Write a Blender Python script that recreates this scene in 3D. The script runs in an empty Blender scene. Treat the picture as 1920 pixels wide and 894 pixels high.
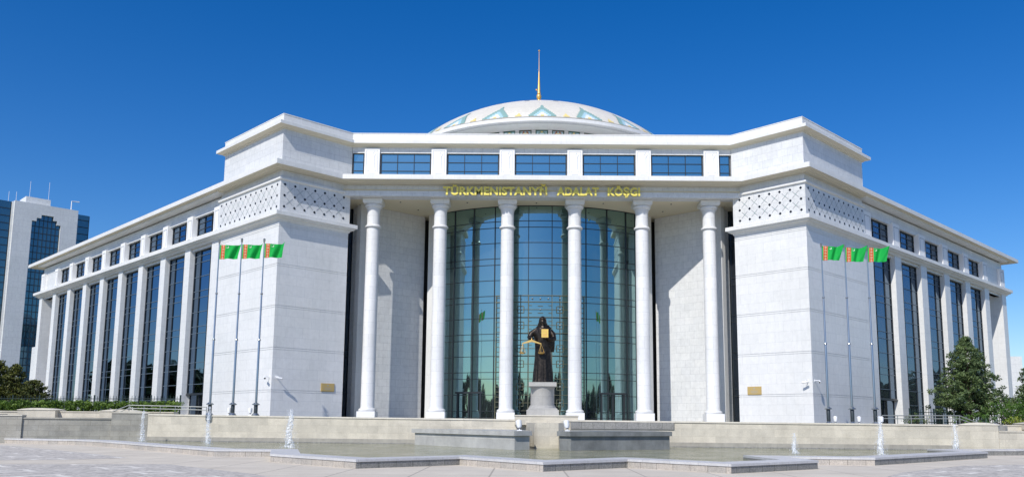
import bpy, math, random
from mathutils import Vector, Matrix
import numpy as np
random.seed(7)
R=math.radians; PI=math.pi; S2=2**.5
ZO=1.65                      # plaza is z=0, eye level z=1.65; builder heights are given from eye level
scn=bpy.context.scene
COL=scn.collection
WL={}                        # world location of each empty / origin
# ------------------------------------------------------------------ materials
def mat(name,color=(.8,.8,.8),rough=.6,metal=0,spec=.5):
    m=bpy.data.materials.new(name); m.use_nodes=True
    b=m.node_tree.nodes['Principled BSDF']
    b.inputs['Base Color'].default_value=(*color,1); b.inputs['Roughness'].default_value=rough
    b.inputs['Metallic'].default_value=metal; b.inputs['Specular IOR Level'].default_value=spec
    return m
def N(m,t,**k):
    n=m.node_tree.nodes.new(t)
    for a,v in k.items(): setattr(n,a,v)
    return n
def lk(m,a,b): m.node_tree.links.new(a,b)
def bsdf(m): return m.node_tree.nodes['Principled BSDF']
def ramp(m,stops,interp='LINEAR'):
    r=N(m,'ShaderNodeValToRGB'); e=r.color_ramp.elements; r.color_ramp.interpolation=interp
    while len(e)<len(stops): e.new(.5)
    for i,(p,c) in enumerate(stops):
        e[i].position=p; e[i].color=(*c,1) if len(c)==3 else c
    return r
def noise(m,vec,scale,detail=4,rough=.6):
    n=N(m,'ShaderNodeTexNoise'); n.inputs['Scale'].default_value=scale; n.inputs['Detail'].default_value=detail
    n.inputs['Roughness'].default_value=rough
    if vec is not None: lk(m,vec,n.inputs['Vector'])
    return n
def mixc(m,fac,a,b,mode='MIX'):
    x=N(m,'ShaderNodeMix',data_type='RGBA',blend_type=mode)
    if isinstance(fac,(int,float)): x.inputs[0].default_value=fac
    else: lk(m,fac,x.inputs[0])
    for i,v in ((6,a),(7,b)):
        if isinstance(v,tuple): x.inputs[i].default_value=(*v,1)
        else: lk(m,v,x.inputs[i])
    return x.outputs[2]
def stone(name,c1,c2,mortar,bw=1.4,bh=.82,ms=.012,rough=.45,speck=0,stain=.12,bump=.15,grain=3.0,offset=.5):
    """stone cladding laid in courses; UVs are in metres"""
    m=mat(name,c1,rough)
    uv=N(m,'ShaderNodeUVMap').outputs['UV']
    obj=N(m,'ShaderNodeTexCoord').outputs['Object']
    br=N(m,'ShaderNodeTexBrick'); lk(m,uv,br.inputs['Vector'])
    br.offset=offset; br.squash=1
    for k,v in (('Scale',1),('Brick Width',bw),('Row Height',bh),('Mortar Size',ms),('Mortar Smooth',.3),('Bias',0)): br.inputs[k].default_value=v
    br.inputs['Color1'].default_value=(*c1,1); br.inputs['Color2'].default_value=(*c2,1); br.inputs['Mortar'].default_value=(*mortar,1)
    n=noise(m,obj,grain,6,.65)
    r=ramp(m,[(.3,(1-stain,)*3),(.62,(1,1,1))]); lk(m,n.outputs['Fac'],r.inputs[0])
    c=mixc(m,1,br.outputs['Color'],r.outputs[0],'MULTIPLY')
    n2=noise(m,obj,.25,3,.5); r2=ramp(m,[(.35,(.94,.94,.93)),(.65,(1,1,1))]); lk(m,n2.outputs['Fac'],r2.inputs[0])
    c=mixc(m,1,c,r2.outputs[0],'MULTIPLY')
    mp=N(m,'ShaderNodeMapping'); mp.inputs['Scale'].default_value=(2.2,.22,1); lk(m,uv,mp.inputs['Vector'])
    n4=noise(m,mp.outputs[0],1.5,5,.7); r4=ramp(m,[(.36,(.955,.955,.95)),(.6,(1,1,1))]); lk(m,n4.outputs['Fac'],r4.inputs[0])
    c=mixc(m,1,c,r4.outputs[0],'MULTIPLY')
    if speck:
        n3=noise(m,obj,22,2,.9); r3=ramp(m,[(.38,(1-speck,)*3),(.6,(1,1,1))]); lk(m,n3.outputs['Fac'],r3.inputs[0])
        c=mixc(m,1,c,r3.outputs[0],'MULTIPLY')
    lk(m,c,bsdf(m).inputs['Base Color'])
    bp=N(m,'ShaderNodeBump'); bp.inputs['Strength'].default_value=bump; bp.inputs['Distance'].default_value=.02
    iv=N(m,'ShaderNodeMath',operation='SUBTRACT'); iv.inputs[0].default_value=1; lk(m,br.outputs['Fac'],iv.inputs[1])
    lk(m,iv.outputs[0],bp.inputs['Height']); lk(m,bp.outputs[0],bsdf(m).inputs['Normal'])
    return m
M={}
M['marble']=stone('white_marble',(.80,.80,.79),(.765,.77,.765),(.60,.61,.62),1.5,.825,.009,.4,stain=.08)
M['marble_small']=stone('white_marble_tiles',(.77,.775,.77),(.72,.73,.735),(.52,.53,.54),.9,.62,.011,.4)
M['trim']=stone('white_stone_trim',(.82,.82,.80),(.78,.78,.77),(.60,.60,.60),1.8,4.0,.008,.5,stain=.07)
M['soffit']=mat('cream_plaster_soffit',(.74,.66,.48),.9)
M['soffitstone']=mat('bounce_lit_soffit_stone',(.66,.61,.49),.8)  # cream of ground-reflected light put into the underside colour
M['column']=stone('column_marble',(.83,.83,.83),(.77,.775,.78),(.56,.57,.58),1.76,1.0,.010,.38,stain=.08)
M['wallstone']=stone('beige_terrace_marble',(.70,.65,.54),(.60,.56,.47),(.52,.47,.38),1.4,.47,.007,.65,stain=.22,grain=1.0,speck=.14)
M['weathered_shaded']=stone('weathered_shaded_marble',(.46,.44,.38),(.38,.37,.33),(.28,.26,.22),1.25,.37,.009,.65,stain=.3,grain=1.2,speck=.15)
M['coping']=stone('pale_coping_stone',(.72,.68,.58),(.66,.62,.53),(.5,.46,.4),1.5,2,.01,.6,stain=.15)
M['granite']=stone('grey_granite_kerb_shade',(.36,.355,.33),(.30,.30,.29),(.12,.12,.11),.72,5.0,.012,.55,speck=.45,stain=.2)
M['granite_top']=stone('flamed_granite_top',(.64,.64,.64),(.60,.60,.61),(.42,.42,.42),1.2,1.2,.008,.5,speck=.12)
M['granite_lit']=stone('sunlit_granite',(.62,.56,.49),(.50,.47,.43),(.24,.21,.18),.72,5.0,.012,.6,speck=.3,stain=.2)  # kerb granite with sunlight put into the colour
M['trough']=stone('shaded_trough_marble',(.30,.31,.30),(.25,.26,.26),(.20,.2,.2),1.6,.5,.006,.35,stain=.4,grain=1.2,speck=.1)  # right trough: shade darkened into the marble colour
M['troughlit']=stone('sunlit_trough_marble',(.56,.56,.53),(.50,.50,.48),(.4,.4,.38),1.6,.5,.006,.4,stain=.25,grain=1.2,speck=.08)  # left trough: sunlight put into the marble colour
M['plinthwet']=stone('damp_grey_marble',(.40,.38,.33),(.36,.34,.30),(.3,.28,.24),1.3,.6,.006,.5,stain=.2)
M['pedestal']=stone('pedestal_granite',(.50,.49,.46),(.46,.45,.43),(.3,.3,.28),2.5,.9,.006,.45,speck=.12)
M['frame']=mat('dark_window_frame',(.025,.03,.035),.35)
M['midframe']=mat('grey_blue_transom',(.12,.16,.20),.4)
M['brass']=mat('brass_grille',(.20,.19,.12),.4,.5)
M['black']=mat('black_tile',(.012,.014,.018),.25)
M['line']=mat('grey_inlay_line',(.36,.38,.40),.5)
M['panel']=mat('white_relief_panel',(.84,.84,.84),.5)
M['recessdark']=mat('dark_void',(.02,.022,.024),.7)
M['gold']=mat('gold_leaf',(.90,.58,.18),.35,.6)
M['goldpaint']=mat('gilded_letters',(.80,.68,.14),.5,.1)
M['plaque']=mat('brass_plaque',(.55,.40,.16),.5,.25)
M['steel']=mat('brushed_steel',(.42,.45,.46),.28,.9)
M['darksteel']=mat('dark_pole_sleeve',(.06,.07,.07),.35,.5)
M['whitepaint']=mat('white_enamel',(.82,.83,.84),.35)
M['rail']=mat('galvanised_rail',(.26,.28,.27),.5,.3)
M['fence']=mat('dark_green_iron',(.012,.03,.028),.5)
M['bark']=mat('bark',(.09,.065,.045),.9)
def glass(name,tint,base,fac=.62,wob=.012,rough=.02,scale=.35,nbands=True):
    m=mat(name,base,.4); nt=m.node_tree
    g=N(m,'ShaderNodeBsdfGlossy'); g.inputs['Color'].default_value=(*tint,1); g.inputs['Roughness'].default_value=rough
    d=bsdf(m); mx=N(m,'ShaderNodeMixShader')
    fr=N(m,'ShaderNodeFresnel'); fr.inputs['IOR'].default_value=1.6
    ad=N(m,'ShaderNodeMath',operation='ADD'); ad.use_clamp=True; ad.inputs[1].default_value=fac; lk(m,fr.outputs[0],ad.inputs[0])
    lk(m,ad.outputs[0],mx.inputs[0]); lk(m,d.outputs[0],mx.inputs[1]); lk(m,g.outputs[0],mx.inputs[2])
    lk(m,mx.outputs[0],nt.nodes['Material Output'].inputs[0])
    n=noise(m,N(m,'ShaderNodeTexCoord').outputs['Object'],scale,1,.4)
    bp=N(m,'ShaderNodeBump'); bp.inputs['Strength'].default_value=1; bp.inputs['Distance'].default_value=wob
    lk(m,n.outputs['Fac'],bp.inputs['Height']); lk(m,bp.outputs[0],g.inputs['Normal'])
    return m
M['glass']=glass('blue_reflective_glass',(.42,.66,.66),(.015,.02,.02),.50,.02)
M['glassdark']=glass('smoky_reflective_glass',(.22,.30,.40),(.010,.013,.018),.45,.02)
M['glassattic']=glass('attic_window_glass',(.46,.80,.80),(.02,.06,.10),.5,.01)
M['glasstower']=glass('tower_curtain_glass',(.22,.42,.50),(.015,.05,.075),.32,.01)
# bronze
m=mat('dark_bronze',(.035,.028,.022),.38,.75); M['bronze']=m
n=noise(m,N(m,'ShaderNodeTexCoord').outputs['Object'],6,4); r=ramp(m,[(.35,(.02,.017,.015)),(.7,(.065,.05,.038))]); lk(m,n.outputs['Fac'],r.inputs[0]); lk(m,r.outputs[0],bsdf(m).inputs['Base Color'])
# book relief
m=mat('gilded_book',(.85,.50,.14),.4,.6); M['book']=m
# plaza paving
m=mat('plaza_concrete',(.5,.47,.43),.8); M['plaza']=m
tc=N(m,'ShaderNodeTexCoord').outputs['Object']
br=N(m,'ShaderNodeTexBrick'); lk(m,tc,br.inputs['Vector']); br.inputs['Scale'].default_value=1
for k,v in (('Brick Width',2.4),('Row Height',2.4),('Mortar Size',.03)): br.inputs[k].default_value=v
br.offset=0
br.inputs['Color1'].default_value=(.70,.64,.535,1); br.inputs['Color2'].default_value=(.67,.615,.52,1); br.inputs['Mortar'].default_value=(.44,.40,.34,1)
n=noise(m,tc,.5,8,.7); r=ramp(m,[(.3,(.80,.79,.78)),(.7,(1,1,1))]); lk(m,n.outputs['Fac'],r.inputs[0])
c=mixc(m,1,br.outputs['Color'],r.outputs[0],'MULTIPLY')
n=noise(m,tc,14,3,.8); r=ramp(m,[(.3,(.88,.88,.88)),(.6,(1,1,1))]); lk(m,n.outputs['Fac'],r.inputs[0])
c=mixc(m,1,c,r.outputs[0],'MULTIPLY'); lk(m,c,bsdf(m).inputs['Base Color']); bsdf(m).inputs['Specular IOR Level'].default_value=.2
# cobbles with pale ring lines
m=mat('cobble_setts',(.3,.3,.3),.85); M['cobble']=m
tc=N(m,'ShaderNodeTexCoord').outputs['Object']
vo=N(m,'ShaderNodeTexVoronoi'); vo.inputs['Scale'].default_value=7; lk(m,tc,vo.inputs['Vector'])
r=ramp(m,[(0,(.28,.26,.235)),(.45,(.46,.43,.385)),(1,(.64,.60,.53))]); lk(m,vo.outputs['Color'],r.inputs[0])
sep=N(m,'ShaderNodeSeparateXYZ'); lk(m,tc,sep.inputs[0])
def ring(ox,oy,per,rad,w):
    out=[]
    for s,o in ((sep.outputs[0],ox),(sep.outputs[1],oy)):
        a=N(m,'ShaderNodeMath',operation='ADD'); lk(m,s,a.inputs[0]); a.inputs[1].default_value=o+1000*per
        p=N(m,'ShaderNodeMath',operation='MODULO'); lk(m,a.outputs[0],p.inputs[0]); p.inputs[1].default_value=per
        q=N(m,'ShaderNodeMath',operation='SUBTRACT'); lk(m,p.outputs[0],q.inputs[0]); q.inputs[1].default_value=per/2
        z=N(m,'ShaderNodeMath',operation='POWER'); lk(m,q.outputs[0],z.inputs[0]); z.inputs[1].default_value=2
        out.append(z.outputs[0])
    a=N(m,'ShaderNodeMath',operation='ADD'); lk(m,out[0],a.inputs[0]); lk(m,out[1],a.inputs[1])
    s=N(m,'ShaderNodeMath',operation='SQRT'); lk(m,a.outputs[0],s.inputs[0])
    c=N(m,'ShaderNodeMath',operation='COMPARE'); lk(m,s.outputs[0],c.inputs[0]); c.inputs[1].default_value=rad; c.inputs[2].default_value=w
    return c.outputs[0]
mx=N(m,'ShaderNodeMath',operation='MAXIMUM'); lk(m,ring(0,0,4.6,2.75,.09),mx.inputs[0]); lk(m,ring(2.3,2.3,4.6,2.75,.09),mx.inputs[1])
lk(m,mixc(m,mx.outputs[0],r.outputs[0],(.70,.67,.60)),bsdf(m).inputs['Base Color'])
# terrace floor, grass
M['terrace']=stone('terrace_slabs',(.30,.29,.27),(.26,.26,.25),(.2,.2,.19),1.2,1.2,.01,.7)
m=mat('soil_grass',(.07,.085,.04),.95); M['grass']=m
# water
m=mat('basin_water',(.20,.21,.12),.06); M['water']=m
tc=N(m,'ShaderNodeTexCoord').outputs['Object']
n=noise(m,tc,2.2,6,.7); n.inputs['Distortion'].default_value=1.0
bp=N(m,'ShaderNodeBump'); bp.inputs['Strength'].default_value=.8; bp.inputs['Distance'].default_value=.16
lk(m,n.outputs['Fac'],bp.inputs['Height']); lk(m,bp.outputs[0],bsdf(m).inputs['Normal'])
n=noise(m,tc,.5,4,.6); r=ramp(m,[(.38,(.17,.18,.08)),(.62,(.36,.35,.24))]); lk(m,n.outputs['Fac'],r.inputs[0]); lk(m,r.outputs[0],bsdf(m).inputs['Base Color'])
# foam
m=mat('water_jet_foam',(.90,.94,.98),.5); M['foam']=m
mp=N(m,'ShaderNodeMapping'); mp.inputs['Scale'].default_value=(1,1,.22); lk(m,N(m,'ShaderNodeTexCoord').outputs['Object'],mp.inputs['Vector'])
n=noise(m,mp.outputs[0],16,4,.75); r=ramp(m,[(.40,(.04,)*3),(.60,(.72,)*3)]); lk(m,n.outputs['Fac'],r.inputs[0]); lk(m,r.outputs[0],bsdf(m).inputs['Alpha'])
bsdf(m).inputs['Subsurface Weight'].default_value=.3; bsdf(m).inputs['Subsurface Radius'].default_value=(.2,.2,.2)
def leafmat(name,a,b):
    m=mat(name,a,.6); g=N(m,'ShaderNodeObjectInfo')
    at=N(m,'ShaderNodeAttribute',attribute_name='tone')
    r=ramp(m,[(0,a),(1,b)]); lk(m,at.outputs['Fac'],r.inputs[0]); lk(m,r.outputs[0],bsdf(m).inputs['Base Color'])
    tr=N(m,'ShaderNodeBsdfTranslucent'); lk(m,r.outputs[0],tr.inputs[0])
    mx=N(m,'ShaderNodeMixShader'); mx.inputs[0].default_value=.25
    lk(m,bsdf(m).outputs[0],mx.inputs[1]); lk(m,tr.outputs[0],mx.inputs[2]); lk(m,mx.outputs[0],m.node_tree.nodes['Material Output'].inputs[0])
    return m
M['pine']=leafmat('pine_needles',(.03,.065,.025),(.18,.25,.085))
M['cedar']=leafmat('cypress_foliage',(.022,.042,.012),(.19,.20,.035))
M['leaf']=leafmat('bright_leaves',(.035,.09,.018),(.12,.24,.03))
M['hedge']=leafmat('hedge_leaves',(.035,.09,.012),(.18,.28,.035))
M['yellow']=leafmat('golden_shrub_leaves',(.16,.24,.03),(.42,.48,.06))
M['fargreen']=leafmat('far_tree_leaves',(.02,.045,.015),(.06,.09,.03))
# flag colours
M['fgreen']=mat('flag_green',(.02,.50,.09),.7); M['fred']=mat('flag_carpet_red',(.70,.11,.05),.7)
M['fcream']=mat('flag_carpet_cream',(.85,.55,.33),.7); M['fwhite']=mat('flag_white',(.8,.85,.75),.7)
M['forange']=mat('flag_carpet_orange',(.75,.22,.06),.7)
for k in ('fgreen','fred','fcream','fwhite','forange'):
    m=M[k]; b=bsdf(m); tr=N(m,'ShaderNodeBsdfTranslucent'); tr.inputs[0].default_value=b.inputs['Base Color'].default_value; b.inputs['Specular IOR Level'].default_value=.15
    mx=N(m,'ShaderNodeMixShader'); mx.inputs[0].default_value=.35
    lk(m,b.outputs[0],mx.inputs[1]); lk(m,tr.outputs[0],mx.inputs[2]); lk(m,mx.outputs[0],m.node_tree.nodes['Material Output'].inputs[0])
# mosaic colours
M['teal']=mat('mosaic_teal',(.26,.42,.38),.4); M['aqua']=mat('mosaic_pale_blue',(.42,.62,.68),.35)
M['mwhite']=mat('mosaic_white',(.8,.82,.8),.35); M['myellow']=mat('mosaic_yellow',(.85,.68,.25),.35); M['mred']=mat('mosaic_terracotta',(.45,.18,.12),.4)
M['mgreen']=mat('mosaic_deep_green',(.04,.18,.14),.35)
M['domecap']=stone('dome_tiles',(.80,.76,.66),(.77,.73,.64),(.66,.63,.56),.5,.5,.01,.4,stain=.06)
# ------------------------------------------------------------------ builder
class MB:
    def __init__(s): s.v=[]; s.f=[]; s.uv=[]; s.mi=[]
    def face(s,pts,mi=0,uv=None):
        pts=[Vector(p) for p in pts]
        b=len(s.v); s.v+= [(p.x,p.y,p.z+ZO) for p in pts]; s.f.append(list(range(b,b+len(pts)))); s.mi.append(mi)
        if uv is None:
            n=Vector((0,0,0))
            for i in range(len(pts)):
                p,q=pts[i],pts[(i+1)%len(pts)]
                n+=Vector(((p.y-q.y)*(p.z+q.z),(p.z-q.z)*(p.x+q.x),(p.x-q.x)*(p.y+q.y)))
            if n.length>0: n.normalize()
            if abs(n.z)<.75:
                h=Vector((-n.y,n.x,0)).normalized(); uv=[(p.dot(h)+100,p.z+100) for p in pts]
            else: uv=[(p.x+100,p.y+100) for p in pts]
        s.uv+=uv
    def hexa(s,c,mi=0):   # c: 8 corners, bottom ccw 0-3, top 4-7
        for q in ((0,3,2,1),(4,5,6,7),(0,1,5,4),(1,2,6,5),(2,3,7,6),(3,0,4,7)): s.face([c[i] for i in q],mi)
    def box(s,x0,x1,y0,y1,z0,z1,mi=0):
        s.hexa([(x0,y0,z0),(x1,y0,z0),(x1,y1,z0),(x0,y1,z0),(x0,y0,z1),(x1,y0,z1),(x1,y1,z1),(x0,y1,z1)],mi)
    def fbox(s,F,l0,l1,d0,d1,z0,z1,mi=0):
        """box in a facade frame: l along, d outwards"""
        c=[F(l,d) for l,d in ((l0,d0),(l1,d0),(l1,d1),(l0,d1))]
        area=sum(c[i][0]*c[(i+1)%4][1]-c[(i+1)%4][0]*c[i][1] for i in range(4))
        if area<0: c=c[::-1]
        s.prism(c,z0,z1,mi)
    def prism(s,poly,z0,z1,mi=0,top=True,bottom=True):
        a=sum(poly[i][0]*poly[(i+1)%len(poly)][1]-poly[(i+1)%len(poly)][0]*poly[i][1] for i in range(len(poly)))
        if a<0: poly=poly[::-1]
        n=len(poly)
        z1f=z1 if callable(z1) else (lambda x,y:z1)
        z0f=z0 if callable(z0) else (lambda x,y:z0)
        for i in range(n):
            p,q=poly[i],poly[(i+1)%n]
            s.face([(p[0],p[1],z0f(*p)),(q[0],q[1],z0f(*q)),(q[0],q[1],z1f(*q)),(p[0],p[1],z1f(*p))],mi)
        if top: s.face([(p[0],p[1],z1f(*p)) for p in poly],mi)
        if bottom: s.face([(p[0],p[1],z0f(*p)) for p in poly[::-1]],mi)
    def sweep(s,prof,path,closed=False,mi=0,caps=True,side=1):
        """prof [(out,z)] swept along path, out = to the right of travel (side=1)"""
        n=len(path); offs=[]
        def nrm(a,b):
            d=Vector((b[0]-a[0],b[1]-a[1])).normalized(); return Vector((d.y,-d.x))*side
        for i in range(n):
            if closed: n0=nrm(path[i-1],path[i]); n1=nrm(path[i],path[(i+1)%n])
            else:
                n0=nrm(path[i-1],path[i]) if i>0 else None; n1=nrm(path[i],path[i+1]) if i<n-1 else None
                n0=n0 or n1; n1=n1 or n0
            m_=(n0+n1); m_=m_/(1+n0.dot(n1)); offs.append(m_)
        ring=[[ (path[i][0]+offs[i].x*o,path[i][1]+offs[i].y*o,(z(path[i][0],path[i][1]) if callable(z) else z)) for o,z in prof] for i in range(n)]
        L=0
        rng=range(n) if closed else range(n-1)
        for i in rng:
            A=ring[i];B=ring[(i+1)%n]
            for k in range(len(prof)-1):
                q=[A[k],B[k],B[k+1],A[k+1]]
                s.face(q if side>0 else q[::-1],mi)
        if caps and not closed:
            s.face(ring[0],mi); s.face(ring[-1][::-1],mi)
    def lathe(s,prof,cx,cy,seg=32,mi=0,a0=0,a1=2*PI):
        L=0; us=[0]
        for i in range(1,len(prof)): us.append(us[-1]+math.hypot(prof[i][0]-prof[i-1][0],prof[i][1]-prof[i-1][1]))
        for j in range(seg):
            A=a0+(a1-a0)*j/seg;B=a0+(a1-a0)*(j+1)/seg
            for i in range(len(prof)-1):
                (r0,z0),(r1,z1)=prof[i],prof[i+1]
                P=lambda r,a,z:(cx+r*math.cos(a),cy+r*math.sin(a),z)
                rr=max(r0,r1)
                if r1<1e-6: s.face([P(r0,A,z0),P(r0,B,z0),P(0,0,z1)],mi,[(A*rr,z0),(B*rr,z0),(A*rr,z1)])
                elif r0<1e-6: s.face([P(0,0,z0),P(r1,B,z1),P(r1,A,z1)],mi,[(A*rr,z0),(B*rr,z1),(A*rr,z1)])
                else: s.face([P(r0,A,z0),P(r0,B,z0),P(r1,B,z1),P(r1,A,z1)],mi,[(A*rr,z0+100),(B*rr,z0+100),(B*rr,z1+100),(A*rr,z1+100)])
    def tube(s,pts,r,seg=8,mi=0,cap=True):
        pts=[Vector(p) for p in pts]; rs=r if isinstance(r,(list,tuple)) else [r]*len(pts)
        rings=[]; up=None
        for i,p in enumerate(pts):
            d=(pts[min(i+1,len(pts)-1)]-pts[max(i-1,0)]).normalized()
            u=d.cross(Vector((0,0,1))) if abs(d.z)<.95 else d.cross(Vector((0,1,0)))
            if up is not None: u=up-d*up.dot(d)
            u.normalize(); up=u; w=d.cross(u)
            rings.append([p+(u*math.cos(2*PI*k/seg)+w*math.sin(2*PI*k/seg))*rs[i] for k in range(seg)])
        for i in range(len(rings)-1):
            for k in range(seg):
                s.face([rings[i][k],rings[i][(k+1)%seg],rings[i+1][(k+1)%seg],rings[i+1][k]],mi)
        if cap: s.face(rings[0][::-1],mi); s.face(rings[-1],mi)
    def sc(s,k):
        s.v=[(x*k,(y+68)*k-68,(z-ZO)*k+ZO) for x,y,z in s.v]; return s
    def build(s,name,mats,parent=None,smooth=False,loc=None,merge=False):
        org=WL[parent.name] if parent is not None else Vector((0,0,0))
        if loc is not None: o0=Vector(loc)
        elif parent is None and s.v:
            a=np.array(s.v); o0=Vector(((a[:,0].min()+a[:,0].max())/2,(a[:,1].min()+a[:,1].max())/2,a[:,2].min()))
        else: o0=org
        me=bpy.data.meshes.new(name)
        a=np.array(s.v)-np.array(o0)
        me.from_pydata(a.tolist(),[],s.f)
        uvl=me.uv_layers.new(name='UVMap'); uvl.data.foreach_set('uv',[c for p in s.uv for c in p])
        me.polygons.foreach_set('material_index',s.mi)
        for k in (mats if isinstance(mats,(list,tuple)) else [mats]): me.materials.append(M[k] if isinstance(k,str) else k)
        if smooth or merge:
            import bmesh
            b=bmesh.new(); b.from_mesh(me); bmesh.ops.remove_doubles(b,verts=b.verts,dist=.0005); b.to_mesh(me); b.free()
        if smooth: 
            me.polygons.foreach_set('use_smooth',[True]*len(me.polygons))
            me.set_sharp_from_angle(angle=R(35))
        me.update()
        o=bpy.data.objects.new(name,me); COL.objects.link(o)
        if parent is not None: o.parent=parent; o.location=o0-org
        else: o.location=o0
        WL[o.name]=o0
        return o
def tag(o,label=None,cat=None,group=None,kind=None):
    if label: o['label']=label
    if cat: o['category']=cat
    if group: o['group']=group
    if kind: o['kind']=kind
    return o
def thing(name,label,cat,x,y,z,group=None):
    o=bpy.data.objects.new(name,None); COL.objects.link(o); o.location=(x,y,z+ZO); o.empty_display_size=.5
    WL[o.name]=Vector((x,y,z+ZO)); return tag(o,label,cat,group)
def copy_tree(o,parent=None,delta=None):
    c=o.copy(); COL.objects.link(c)
    if parent is not None: c.parent=parent
    WL[c.name]=WL[o.name].copy()
    if delta is not None: c.location=o.location+Vector(delta); WL[c.name]+=Vector(delta)
    for ch in list(o.children): copy_tree(ch,c)
    return c
# ------------------------------------------------------------------ frames
a_,b_=20.8615,3.209
T1=Vector((-1,1))/S2; N1=Vector((-1,-1))/S2; T2=Vector((1,1))/S2; N2=Vector((1,-1))/S2
CL=Vector((-a_,-b_)); CR=Vector((a_,-b_))
def frame(P,T,Nn):
    def F(l,d): q=P+T*l+Nn*d; return (q.x,q.y)
    F.P=P;F.T=T;F.N=Nn
    return F
LA=frame(CL,T1,N1)           # left tower outer face and left wing
LB=frame(CL,T2,N2)           # left tower inner face
RA=frame(CR,T2,N2)           # right tower outer face and right wing
RB=frame(CR,T1,N1)           # right tower inner face
TA_L,TA_R,TB=10.75,11.02,6.41
PALACE=thing('courthouse','white marble courthouse with six round columns, stepped corner towers, long wings and a shallow dome','building',0,0,-.02)
def part(mb,name,mats,parent=PALACE,**k): return mb.build(name,mats,parent,**k)
GZ=[12.18,8.88,5.58,2.285]
def tower(FA,FB,ta,left):
    def poly(ins): return [FA(-ins if False else 0+ins*0,0)]
    # footprint
    def fp(ins):
        c=FA.P-FA.N*ins-FB.N*ins
        pA=FA.P+FA.T*ta-FA.N*ins; pB=FB.P+FB.T*(TB-ins)-FB.N*ins; pD=FA.P+FA.T*ta+FB.T*(TB-ins)
        return [tuple(c),tuple(pA),tuple(pD),tuple(pB)]
    m=MB(); z=-.3
    cuts=[]
    for g in sorted(GZ)+[15.35]: cuts+= [g-.155,g]
    for c in cuts:
        m.prism(fp(0),z,c-.017); m.prism(fp(.03),c-.017,c+.017); z=c+.017
    m.prism(fp(0),z,15.9)
    t=part(m,'corner_tower','marble')
    # lattice band
    m=MB(); m.prism(fp(-.05),16.3,19.2); band=m.build('lattice_band','marble_small',t)
    for F,Lg in ((FA,ta),(FB,TB)):
        m=MB()
        n=int(round(Lg/.93)); sp=(Lg)/n; rows=[18.62,17.72,16.82]
        for i in range(n):
            l=sp*(i+.35) if Lg<8 else sp*(i+.5)
            for z in rows:
                h=.12
                pts=[(l-h,z),(l,z-h),(l+h,z),(l,z+h)]
                def P(l,z,d): q=F(l,d); return (q[0],q[1],z)
                A=[P(x,y,.05) for x,y in pts];B=[P(x,y,.075) for x,y in pts]
                m.face(B,0); 
                for k in range(4): m.face([A[k],A[(k+1)%4],B[(k+1)%4],B[k]],0)
            if i<n-1:
                for k in range(2):
                    for (za,zb) in ((rows[k],rows[k+1]),(rows[k+1],rows[k])):
                        x0,x1=l,l+sp; ln=math.hypot(x1-x0,zb-za); ux,uz=(x1-x0)/ln,(zb-za)/ln; px,pz=-uz*.022,ux*.022
                        for (s0,s1) in ((.2,.46),(.54,.8)):
                            a0=(x0+(x1-x0)*s0,za+(zb-za)*s0);a1=(x0+(x1-x0)*s1,za+(zb-za)*s1)
                            m.face([P(a0[0]-px,a0[1]-pz,.062),P(a1[0]-px,a1[1]-pz,.062),P(a1[0]+px,a1[1]+pz,.062),P(a0[0]+px,a0[1]+pz,.062)],1)
                    cx,cz=l+sp/2,(rows[k]+rows[k+1])/2; h=.05
                    m.face([P(cx-h,cz,.066),P(cx,cz-h,.066),P(cx+h,cz,.066),P(cx,cz+h,.066)],2)
        m.build('diamond_inlay',['black','line','teal'],band)
    m=MB()
    pth=[FA(ta,0),tuple(FA.P),FB(TB,0)]
    m.sweep([(0,18.93),(.14,18.96),(.2,19.0),(.2,19.14),(0,19.2)],pth,side=1 if left else -1)
    m.build('string_course','trim',t)
    return t
tL=tower(LA,LB,TA_L,True); tR=tower(RA,RB,TA_R,False)
# orientation check helper for sweeps: left path travels from wing end -> tower corner -> centre; outward is to the right of travel
# upper blocks + attic
YA=1.41
def upper(F,FB_,la,left):
    sgn=-1 if left else 1
    inner=(sgn*16.24,YA)
    P=F.P
    poly=[tuple(P),F(la,0),(F(la,0)[0]-sgn*5.0,F(la,0)[1]+5.0),(sgn*11,YA+5.5),(sgn*11,YA+.4),(inner[0],YA+.4),inner]
    m=MB(); m.prism(poly,20.2,23.35); return part(m,'upper_block','marble_small')
uL=upper(LA,LB,10.29,True); uR=upper(RA,RB,11.18,False)
# attic front wall between blocks
m=MB(); m.box(-16.22,16.22,YA+.25,YA+3,20.2,22.72); m.box(-16.22,16.22,YA,YA+3,22.72,23.35)
m.box(-16.22,16.22,YA-.05,YA+.25,22.68,22.75)
part(m,'attic_wall','marble_small')
# attic piers and windows
px=[-14.5+5.8*i for i in range(6)]
px=[-14.52,-8.79,-2.97,2.97-.0,8.79,14.52]
px=[-14.50,-8.78,-2.95,2.85,8.70,14.50]
for i,x in enumerate(px):
    m=MB(); m.box(x-.64,x+.64,YA-.2,YA+.2,20.3,23.05); p=part(m,'attic_pier','panel')
    m=MB(); y=YA-.2
    for (x0,x1,z0,z1) in ((-.5,.5,22.86,22.89),(-.5,-.47,20.9,22.86),(.47,.5,20.9,22.86),(.2,.23,21.3,22.4),(-.4,-.2,21.05,21.08),(.2,.4,21.05,21.08),(-.3,.3,20.82,20.85)):
        m.box(x+x0,x+x1,y-.012,y+.01,z0,z1)
    m.face([(x+.05,y-.013,22.55),(x+.08,y-.013,22.55),(x+.2,y-.013,22.8),(x+.17,y-.013,22.8)])
    m.face([(x+.18,y-.013,22.3),(x+.21,y-.013,22.3),(x+.38,y-.013,22.62),(x+.35,y-.013,22.62)])
    m.build('relief_groove','line',p)
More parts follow.
